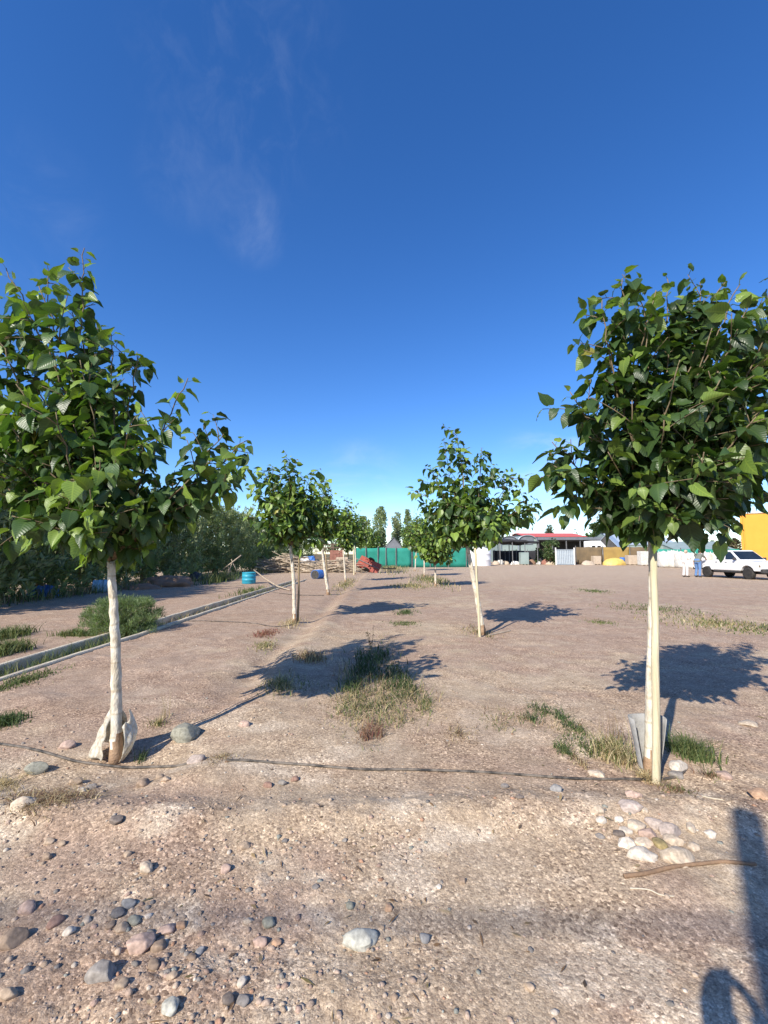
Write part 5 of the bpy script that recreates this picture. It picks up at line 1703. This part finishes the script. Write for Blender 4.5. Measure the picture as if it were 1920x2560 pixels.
harrow()
# litter under the canopy
for i, (u, v, s, m, lab) in enumerate([(1240, 1397, (.5, .4, .5), 'beige', 'beige heap at the left end of the canopy'), (1252, 1398, (.5, .4, .7), 'bagwhite', 'pale sack under the left of the canopy'), (1268, 1398, (.5, .4, .45), 'beige', 'beige sack behind the canopy post'),
                                       (1288, 1400, (.7, .4, .5), 'white', 'white heap under the middle of the canopy'), (1330, 1400, (.6, .4, .6), 'dirt', 'brown heap at the right end of the canopy'), (1352, 1402, (.4, .4, .4), 'bagwhite', 'small pale sack left of the leafy shrub'),
                                       (1378, 1404, (.8, .4, .45), 'beige', 'pinkish beige heap left of the metal gate'), (1372, 1388, (.9, .3, .9), 'brick', 'brown heap behind the pinkish one')]):
    p = W(u, v, 61); lumpy('heap', lab, 'heap', (p.x, 61 + (i % 3) * .4, 0), s, m, 50 + i, .3, 3, group='heaps under the black canopy')


def crate(label, u0, u1, vt, d, m, depth=.9, name='crate', legs=True):
    x0, zt = XZ(u0, vt, d); x1, _ = XZ(u1, vt, d); w = x1 - x0
    root = thing(name, label, 'crate', ((x0 + x1) / 2, d + depth / 2, 0))
    MB().box((0, 0, zt / 2 + .04), (w, depth, zt - .08)).build('box', MT[m], root, bevel=.03)
    b = MB()
    for x in (-w * .4, 0, w * .4): b.box((x, 0, .04), (.12, depth, .09))
    b.build('pallet', MT['timber'], root)


crate('light grey crate standing under the black canopy', 1302, 1322, 1381, 59, 'palepoly')
crate('beige block at the right end of the ochre net', 1571, 1602, 1388, 58, 'beige')
crate('tall white block left of the nearest right trunk', 1602, 1627, 1378, 56, 'bagwhite')
crate('small beige block behind the fallen net', 1484, 1503, 1390, 60, 'beige')
p = W(1541, 1404, 57); lumpy('yellow_mound', 'yellow rounded sheet-covered mound before the ochre net', 'mound', (p.x, 57.5, 0), (1.5, .8, .95), 'yellow', 4, .12, 4, flat=.05)
p = W(1470, 1404, 59); lumpy('heap', 'pale rubble heap before the brown net', 'heap', (p.x, 59, 0), (.9, .5, .5), 'beige', 61, .3, 3)


def caravan():
    d = 65; x0, zt = XZ(1474, 1352, d); x1, _ = XZ(1514, 1352, d); w = x1 - x0
    root = thing('caravan', 'white caravan whose roof shows above the brown net', 'caravan', (x0, d, 0))
    MB().prism([(0, .5), (0, zt - .1), (.12, zt), (w - .7, zt), (w, zt - .75), (w, .5)], 0, 2.0).build('body', MT['white'], root, bevel=.06)
    for x in (.35, 1.15): MB().box((x + .2, -.012, zt - .95), (.5, .03, .45)).build('window', MT['glass'], root)
    for y in (.1, 1.8): MB().tube([(w * .5, y, .32), (w * .5, y + .16, .32)], .32, 16).build('wheel', MT['tyre'], root)


caravan()


# bulk bags by the right trunk
bag_px = [(1660, 1379, 48.5, 'white bulk bag right of the nearest right trunk'), (1683, 1377, 48, 'white bulk bag with a dark gap above its left side'), (1704, 1380, 47, 'white bulk bag behind the person in white'),
          (1727, 1383, 46, 'white bulk bag between the two people'), (1764, 1381, 45, 'white bulk bag behind the pickup bed'), (1786, 1383, 45, 'white bulk bag mostly hidden by the pickup cab')]


def bulk_bag(label, u, vt, d, seed):
    g = np.random.default_rng(seed); p = W(u, 1400, d); zt = max(.9, W(u, vt, d).z)
    root = thing('bulk_bag', label, 'bulk bag', (p.x, d, 0), g.uniform(-.3, .3), 'white bulk bags beside the pickup')
    bm = bmesh.new(); bmesh.ops.create_cube(bm, size=2.0); bmesh.ops.subdivide_edges(bm, edges=bm.edges[:], cuts=7, use_grid_fill=True)
    off = Vector((seed * 2.1, seed, 0))
    for v in bm.verts:
        c = v.co.copy(); n = c.normalized() * 1.35
        c = c.lerp(n, .38); c *= 1 + .07 * mnoise.noise(c * 2 + off) + .04 * mnoise.noise(c * 5 + off)
        v.co = Vector((c.x * .5, c.y * .5, (c.z + 1.02) * zt / 2.1))
    me = bpy.data.meshes.new('sack'); bm.to_mesh(me); bm.free(); me.polygons.foreach_set('use_smooth', [True] * len(me.polygons))
    obj('sack', me, MT['bagwhite'], root)
    for sx in (-1, 1):
        for sy in (-1, 1): MB().tube([(sx * .35, sy * .36, zt * .86), (sx * .33, sy * .3, zt * 1.06), (sx * .2, sy * .33, zt * .95)], .018, 5).build('loop', MT['white'], root)


for i, (u, vt, d, lab) in enumerate(bag_px): bulk_bag(lab, u, vt, d, 5 + i)
p = W(1668, 1383, 49.6); lumpy('dark_heap', 'dark heap behind the white bulk bags', 'heap', (p.x, 50.2, 0), (1.3, .5, 1.75), 'sackdark', 71, .15, 3)


def orange_building():
    d = 40; x0, zt = XZ(1848, 1286, d); w, dep = 16, 12
    root = thing('orange_building', 'tall plain orange building at the right edge', 'building', (x0, d, 0), R(-44))
    MB().box((w / 2, dep / 2, zt / 2 - .1), (w, dep, zt + .2)).build('wall', MT['orange'], root, bevel=.02)
    MB().box((w / 2, dep / 2, zt + .06), (w + .16, dep + .16, .1)).build('coping', MT['concrete'], root)
    MB().box((w / 2, -.02, .15), (w - .2, .05, .3)).build('plinth', MT['concrete'], root)
    f = MB().box((5.5, -.02, 1.5), (1.6, .06, 1.2)).build('window', MT['glass'], root)
    g = MB()
    for z in (.87, 2.13): g.box((5.5, -.03, z), (1.8, .1, .06))
    for x in (4.67, 6.33): g.box((x, -.03, 1.5), (.06, .1, 1.2))
    g.build('frame', MT['white'], f)
    dr = MB().box((9.5, -.02, 1.05), (1.0, .07, 2.1)).build('door', MT['post'], root)
    MB().ball((9.1, -.09, 1.05), .035, 6).build('handle', MT['metal'], dr)
    MB().tube([(.25, -.07, .1), (.25, -.07, zt - .1)], .05, 8).build('downpipe', MT['orange'], root)


orange_building()


# ------------------------------------------------------------------ pickup truck
def pickup():
    yr = 28.3; Rr = Vector((W(1768, 1400, yr).x, yr, 0))
    yf = yr
    for k in range(400):
        yf -= .01; Fr = Vector((W(1871, 1400, yf).x, yf, 0))
        if (Fr - Rr).length >= 2.95: break
    h = (Fr - Rr).normalized(); rz = math.atan2(h.y, h.x)
    left = Vector((-h.y, h.x, 0)); mid = (Rr + Fr) / 2 + left * .72
    t = thing('pickup_truck', 'white double-cab pickup parked before the orange building', 'pickup', (mid.x, mid.y, gh(mid.x, mid.y) - .01), rz)
    ra, fa, wr = -1.475, 1.475, .355

    def arch(cx, r_, n=10, z0=.50): return [(cx + r_ * math.cos(a), max(z0, .36 + r_ * math.sin(a))) for a in np.linspace(math.pi, 0, n)]
    b0 = .50
    low = [(-.86, b0), (fa - .47, b0)] + arch(fa, .45) + [(fa + .47, b0), (2.34, b0), (2.42, .62), (2.42, .86), (2.30, .99), (1.55, 1.06), (.98, 1.10), (-.86, 1.06)]
    m = MB(); m.prism(low, -.86, .86)
    m.build('body', MT['paint'], t, bevel=.035)
    # bed: two sides with arches, floor, head board
    bd = MB()
    side = [(-2.46, b0 + .05), (ra - .47, b0)] + arch(ra, .45) + [(ra + .47, b0), (-.885, b0), (-.885, 1.07), (-2.46, 1.07)]
    bd.prism(side, -.86, -.78); bd.prism(side, .78, .86)
    bd.box((-1.67, 0, .62), (1.56, 1.558, .06)); bd.box((-.915, 0, .86), (.05, 1.558, .4))
    bd.build('bed', MT['paint'], t, bevel=.02)
    tg = MB().box((-2.44, 0, .84), (.05, 1.55, .46)).build('tailgate', MT['paint'], t, bevel=.012)
    MB().box((-2.472, 0, .93), (.02, .2, .06)).build('handle', MT['dust'], tg)
    # cabin: tapering green-house
    z0, z1 = 1.06, 1.70
    base = [(-.86, z0), (1.05, z0 + .04), (.33, z1 - .03), (.15, z1), (-.62, z1), (-.74, z1 - .03)]
    cb = MB(); n = len(base)
    wd = lambda z: .83 - .13 * (z - z0) / (z1 - z0)
    vs = [(x, -wd(z), z) for x, z in base] + [(x, wd(z), z) for x, z in base]
    cb.add(vs, [tuple(range(n)), tuple(range(2 * n - 1, n - 1, -1))] + [(i, i + n, (i + 1) % n + n, (i + 1) % n) for i in range(n)])
    cab = cb.build('cabin', MT['paint'], t, bevel=.03)
    for sgn in (-1, 1):
        for lab_, quad in (('rear_side_window', [(-.66, 1.14), (-.10, 1.14), (-.10, 1.60), (-.60, 1.60)]), ('front_side_window', [(.00, 1.14), (.82, 1.15), (.31, 1.60), (.00, 1.60)])):
            g = MB(); oo = .004
            a = [(x, sgn * (wd(z) + oo), z) for x, z in quad]; bk = [(x, sgn * (wd(z) - .02), z) for x, z in quad]
            g.add(a + bk, [(0, 1, 2, 3), (7, 6, 5, 4), (0, 4, 5, 1), (1, 5, 6, 2), (2, 6, 7, 3), (3, 7, 4, 0)])
            g.build(lab_, MT['glass'], t)
        # doors: slightly proud skins
        for nm, x0, x1 in (('rear_door', -.72, -.06), ('front_door', -.03, .93)):
            dq = MB().box(((x0 + x1) / 2, sgn * .862, .80), (x1 - x0, .012, .50)).build(nm, MT['paint'], t, bevel=.005)
            MB().box((x0 + .12, sgn * .876, .98), (.13, .022, .035)).build('handle', MT['dust'], dq)
        mi = MB(); mi.box((.80, sgn * .95, 1.19), (.09, .17, .15)); mi.box((.80, sgn * .87, 1.13), (.05, .1, .03)); mi.build('mirror', MT['dust'], t, bevel=.015)
        hl = MB().box((2.375, sgn * .66, .79), (.11, .34, .17)).build('headlight', MT['lamp'], t, bevel=.02)
        MB().box((2.30, sgn * .845, .79), (.12, .03, .12)).build('indicator', MT['yellow'], t)
        MB().box((-2.475, sgn * .80, .88), (.03, .11, .3)).build('tail_light', MT['redlamp'], t)
        for cx in (ra, fa):
            wroot = thing_child = bpy.data.objects.new('wheel', None); COL.objects.link(wroot); wroot.parent = t; wroot.location = (cx, sgn * .73, wr)
            T = Matrix.Rotation(-sgn * math.pi / 2, 4, 'X')
            MB().lathe([(wr * .62, -.11), (wr * .90, -.115), (wr * .985, -.09), (wr, -.05), (wr, .05), (wr * .985, .09), (wr * .90, .115), (wr * .62, .11)], 28, T).build('tyre', MT['tyre'], wroot, True)
            rm = MB(); rm.lathe([(wr * .62, -.1), (wr * .62, .095), (wr * .56, .10), (wr * .54, .06), (wr * .2, .075), (wr * .16, .10), (wr * .02, .10)], 24, T)
            for k in range(6):
                a = k * math.pi / 3; rm.box((wr * .38 * math.cos(a), wr * .38 * math.sin(a), .08), (.05, .05, .03), T)
            rm.build('rim', MT['rim'], wroot)
    ws = MB()
    def wsx(z): return 1.05 + (.33 - 1.05) * (z - (z0 + .04)) / ((z1 - .03) - (z0 + .04))
    q = [(wsx(1.15), 1.15), (wsx(1.63), 1.63)]
    nv = Vector((.62, 0, .72)).normalized() * .006
    f = [(q[0][0] + nv.x, -.76, q[0][1] + nv.z), (q[0][0] + nv.x, .76, q[0][1] + nv.z), (q[1][0] + nv.x, .66, q[1][1] + nv.z), (q[1][0] + nv.x, -.66, q[1][1] + nv.z)]
    bk = [(x - .03, y, z - .02) for x, y, z in f]
    ws.add(f + bk, [(0, 1, 2, 3), (7, 6, 5, 4), (0, 4, 5, 1), (1, 5, 6, 2), (2, 6, 7, 3), (3, 7, 4, 0)])
    ws.build('windscreen', MT['glass'], t)
    MB().box((-.815, 0, 1.38), (.03, 1.2, .36), Matrix.Identity(4)).build('rear_window', MT['glass'], t)
    gr = MB(); gr.box((2.43, 0, .80), (.03, .92, .16)); gr.build('grille', MT['dust'], t)
    bp = MB(); bp.box((2.42, 0, .52), (.22, 1.74, .24)); fb = bp.build('front_bumper', MT['dust'], t, bevel=.04)
    MB().box((2.537, 0, .50), (.012, .42, .13)).build('number_plate', MT['white'], fb)
    MB().box((-2.56, 0, .55), (.14, 1.6, .16)).build('rear_bumper', MT['dust'], t, bevel=.03)
    MB().box((0, 0, .42), (4.4, .9, .18)).build('chassis', MT['dust'], t)
    for sgn in (-1, 1): MB().box((.05, sgn * .80, .44), (1.9, .1, .1)).build('sill', MT['dust'], t, bevel=.01)
    return t


pickup()


# ------------------------------------------------------------------ people
def blob(name, parts, parent, m, voxel=.010, smooth=6):
    """one continuous skin round tapered limbs: parts = [(a, b, ra, rb)]"""
    mb = MB()
    for a, b, ra, rb in parts:
        a, b = Vector(a), Vector(b)
        mb.ball(a, ra, 7); mb.ball(b, rb, 7)
        if (b - a).length > 1e-4: mb.tube([a, a.lerp(b, .5), b], [ra, (ra + rb) / 2, rb], 12)
    o = mb.build(name, m, parent, True)
    r_ = o.modifiers.new('skin', 'REMESH'); r_.mode = 'VOXEL'; r_.voxel_size = voxel; r_.use_smooth_shade = True
    s = o.modifiers.new('smooth', 'SMOOTH'); s.iterations = smooth; s.factor = .5
    return o


def hand_parts(wrist, fwd, side, up, curl=.6, mirror=1):
    """palm, four unequal bent fingers and a thumb leaving the side of the palm"""
    w, f, s, n = Vector(wrist), Vector(fwd).normalized(), Vector(side).normalized(), Vector(up).normalized()
    out = [(w, w + f * .035, .024, .024)]
    palm = w + f * .085
    for k in range(4):
        o_ = (k - 1.5) * .020
        out.append((w + f * .03 + s * o_ * .7, palm + s * o_, .015, .0125))
        ln = (.040, .047, .044, .034)[k]
        d1 = (f * math.cos(curl * .6) - n * math.sin(curl * .6)); d2 = (f * math.cos(curl * 1.6) - n * math.sin(curl * 1.6)); d3 = (f * math.cos(curl * 2.4) - n * math.sin(curl * 2.4))
        p0 = palm + s * o_; p1 = p0 + d1 * ln; p2 = p1 + d2 * ln * .62; p3 = p2 + d3 * ln * .5
        out += [(p0, p1, .0105, .0095), (p1, p2, .0095, .0085), (p2, p3, .0085, .0072)]
    t0 = w + f * .03 + s * mirror * .026; t1 = t0 + (f * .55 + s * mirror * .7 - n * .25).normalized() * .038; t2 = t1 + (f * .85 + s * mirror * .15 - n * .3).normalized() * .030
    out += [(t0, t1, .014, .0115), (t1, t2, .0115, .009)]
    return out


def person(label, loc, rz, J, shirt, trousers, long_sleeve=False, scale=1.0, cap=None):
    root = thing('person', label, 'person', loc, rz); root.scale = (scale,) * 3
    V_ = lambda k: Vector(J[k])
    B, SH, TR = [], [], []
    pel, wai, che, nek, hed = V_('pelvis'), V_('waist'), V_('chest'), V_('neck'), V_('head')
    fw = V_('face'); fw.normalize(); sd_ = fw.cross(Vector((0, 0, 1))).normalized(); hu = sd_.cross(fw).normalized()
    for s in (-.055, .055): B += [(pel + Vector((s, 0, 0)), wai + Vector((s * .9, 0, 0)), .105, .095), (wai + Vector((s * .9, 0, 0)), che + Vector((s * 1.3, 0, 0)), .095, .112)]
    B += [(che + Vector((0, 0, .06)), nek, .085, .055), (nek, hed - hu * .05, .052, .055)]
    # head: skull, jaw, nose, brow, ears
    B += [(hed + hu * .035 - fw * .015, hed + hu * .03 + fw * .012, .083, .08), (hed - hu * .03 + fw * .02, hed - hu * .075 + fw * .045, .062, .040),
          (hed + fw * .088 + hu * .012, hed + fw * .105 - hu * .02, .011, .015), (hed + fw * .075 + hu * .035 - sd_ * .035, hed + fw * .075 + hu * .035 + sd_ * .035, .018, .018),
          (hed + fw * .082 - hu * .055 - sd_ * .018, hed + fw * .082 - hu * .055 + sd_ * .018, .010, .010)]
    for s in (-1, 1): B.append((hed + sd_ * s * .08 + hu * .015, hed + sd_ * s * .085 - hu * .025, .016, .012))
    for s in ('l', 'r'):
        sh, el, wr_ = V_('sh' + s), V_('el' + s), V_('wr' + s)
        B += [(che + Vector((0, 0, .07)), sh, .075, .058), (sh, el, .052, .041), (el, wr_, .040, .027)]
        f = (wr_ - el).normalized() if ('hf' + s) not in J else V_('hf' + s)
        up = V_('hn' + s) if ('hn' + s) in J else Vector((0, 0, 1))
        si = f.cross(up).normalized(); up = si.cross(f)
        B += hand_parts(wr_, f, si, up, J.get('curl', .55), mirror=J.get('th' + s, 1))
        hp, kn, an, to = V_('hp' + s), V_('kn' + s), V_('an' + s), V_('to' + s)
        B += [(hp, kn, .088, .058), (kn, kn.lerp(an, .35), .056, .058), (kn.lerp(an, .35), an, .058, .040), (an, an.lerp(to, .4), .042, .040)]
        TR += [(pel, hp, .125, .108), (hp, kn, .106, .078), (kn, an + Vector((0, 0, .03)), .076, .068)]
        SH += [(che + Vector((0, 0, .07)), sh, .092, .074), (sh, sh.lerp(el, .75), .070, .064)]
        if long_sleeve: SH += [(sh.lerp(el, .75), el, .070, .066), (el, el.lerp(wr_, .9), .066, .046)]
        fo = MB()
        fo.ball(an.lerp(to, .3) + Vector((0, 0, -.025)), (.05, .05, .055), 8); fo.tube([an - (to - an) * .35 + Vector((0, 0, -.03)), an.lerp(to, .5) + Vector((0, 0, -.028)), to], [.042, .047, .036], 12); fo.ball(to, .037, 7)
        so_ = fo.build('shoe', MT['shoe'], root, True); rm = so_.modifiers.new('r', 'REMESH'); rm.mode = 'VOXEL'; rm.voxel_size = .010; rm.use_smooth_shade = True
    for s in (-.055, .055):
        SH += [(pel + Vector((s, 0, .0)), wai + Vector((s, 0, 0)), .132, .120), (wai + Vector((s, 0, 0)), che + Vector((s * 1.3, 0, 0)), .118, .130)]
        TR += [(pel + Vector((s, 0, .06)), pel + Vector((s, 0, -.04)), .118, .122)]
    SH.append((che + Vector((0, 0, .08)), nek - Vector((0, 0, .04)), .098, .072))
    blob('body', B, root, MT['skin'], .0075, 3)
    blob('trousers', TR, root, MT[trousers], .012, 5)
    blob('shirt', SH, root, MT[shirt], .012, 5)
    H = [(hed + hu * .055 - fw * .03, hed + hu * .06 + fw * .02, .088, .080), (hed + hu * .02 - fw * .05, hed - hu * .03 - fw * .055, .072, .055)]
    blob('cap' if cap else 'hair', H, root, MT[cap or 'hair'], .010, 3)
    return root


BASE = dict(pelvis=(0, 0, .98), waist=(0, 0, 1.12), chest=(0, .01, 1.32), neck=(0, .02, 1.49), head=(0, .04, 1.61), face=(0, 1, -.1),
            hpl=(-.09, 0, .93), knl=(-.11, .03, .50), anl=(-.12, -.02, .09), tol=(-.14, .15, .04), hpr=(.09, 0, .93), knr=(.11, .03, .50), anr=(.12, -.02, .09), tor=(.14, .15, .04),
            shl=(-.19, 0, 1.41), ell=(-.25, .02, 1.13), wrl=(-.22, .20, .95), shr=(.19, 0, 1.41), elr=(.25, .02, 1.13), wrr=(.22, .20, .95), thl=1, thr=-1)
yp = 28.1
J2 = dict(BASE); J2.update(pelvis=(0, -.04, .97), waist=(0, .05, 1.11), chest=(.01, .16, 1.29), neck=(.01, .23, 1.44), head=(.02, .29, 1.55), face=(.15, 1, -.35), shl=(-.19, .15, 1.37), ell=(-.24, .36, 1.20), wrl=(-.15, .56, 1.10), shr=(.20, .15, 1.37), elr=(.27, .36, 1.20), wrr=(.20, .58, 1.10),
                          knl=(-.11, .06, .5), anl=(-.12, -.05, .09), tol=(-.13, .12, .04), knr=(.12, -.02, .5), anr=(.15, -.14, .09), tor=(.17, .03, .04))
p = W(1746, 1438, yp); person('person in grey-green shirt and jeans leaning towards the pickup bed, seen from behind', (p.x, yp, 0), R(-62), J2, 'greyshirt', 'denim', scale=1.02)
J1 = dict(BASE); J1.update(ell=(-.27, .05, 1.14), wrl=(-.12, .28, 1.12), elr=(.27, .05, 1.14), wrr=(.14, .30, 1.16), chest=(0, .05, 1.31), neck=(0, .09, 1.47), head=(0, .13, 1.58), face=(0, 1, -.45))
p = W(1714, 1438, yp + .2); person('person in pale work clothes and cap standing beside the white bulk bags', (p.x, yp + .2, 0), R(-75), J1, 'whitecloth', 'whitecloth', True, scale=1.0, cap='beige')

# the photographer, standing behind the lens, and the phone in the hands
px_, py_ = .27, -.50
JP = dict(BASE)
def rel(x, y, z): return (x - px_, y - py_, z)
JP.update(neck=(-.01, .03, 1.49), head=(-.02, .06, 1.60), face=(-.25, 1, -.2), shl=(-.19, .03, 1.41), ell=rel(.02, -.26, 1.16), wrl=rel(-.075, -.085, 1.315), shr=(.19, .03, 1.41), elr=rel(.36, -.22, 1.15), wrr=rel(.085, -.085, 1.315),
          hfl=(.18, .30, .9), hfr=(-.18, .30, .9), hnl=(-.85, -.4, .2), hnr=(.85, -.4, .2), curl=.5, thl=1, thr=-1)
person('person holding up a phone behind the viewpoint, only the shadow reaches the picture', (px_, py_, gh(px_, py_)), 0, JP, 'navy', 'denim', True)
ph = MB().box((0, -.014, 1.395), (.076, .009, .158)).build('phone', MT['dust'], None, bevel=.003)
tag(ph, 'phone held up by the person behind the viewpoint', 'phone')

# wooden post behind the viewpoint and the overhead cable, whose shadows cross the foreground
tip = G(1858, 2014); Lp = 4.6 / math.tan(SUN_EL)
pb = Vector((tip.x - math.sin(SUN_AZ) * Lp, tip.y - math.cos(SUN_AZ) * Lp, 0))
o = MB().tube([(0, 0, -.3), (0, 0, 1.2), (.01, 0, 4.6)], [.085, .083, .078], 14, jit=.03).build('wooden_post', MT['stake_brown'], None, True)
o.location = pb; tag(o, 'rough wooden post behind the viewpoint, casting the broad shadow at right', 'post')
hc = 7.4; band = G(1000, 2240); yc = band.y - math.cos(SUN_AZ) * hc / math.tan(SUN_EL)
for i, x in enumerate((-14, 15)):
    r0 = thing('cable_pole', ('cable pole behind the viewpoint, far left', 'cable pole behind the viewpoint, far right')[i], 'pole', (x, yc, 0))
    MB().tube([(0, 0, -.4), (0, 0, hc + .3)], [.13, .09], 14).build('pole', MT['stake_brown'], r0, True)
    MB().box((0, 0, hc - .02), (.1, .7, .09)).build('crossarm', MT['stake_brown'], r0)
o = MB().tube([(x, yc - .0, hc + .09 - .25 * (1 - ((x - .5) / 14.5) ** 2)) for x in np.linspace(-14, 15, 30)], .021, 8).build('overhead_cable', MT['dust'], None)
c0 = o.data.vertices[0].co.copy()
tag(o, 'thick overhead cable behind the viewpoint, shading a soft line on the ground', 'cable')
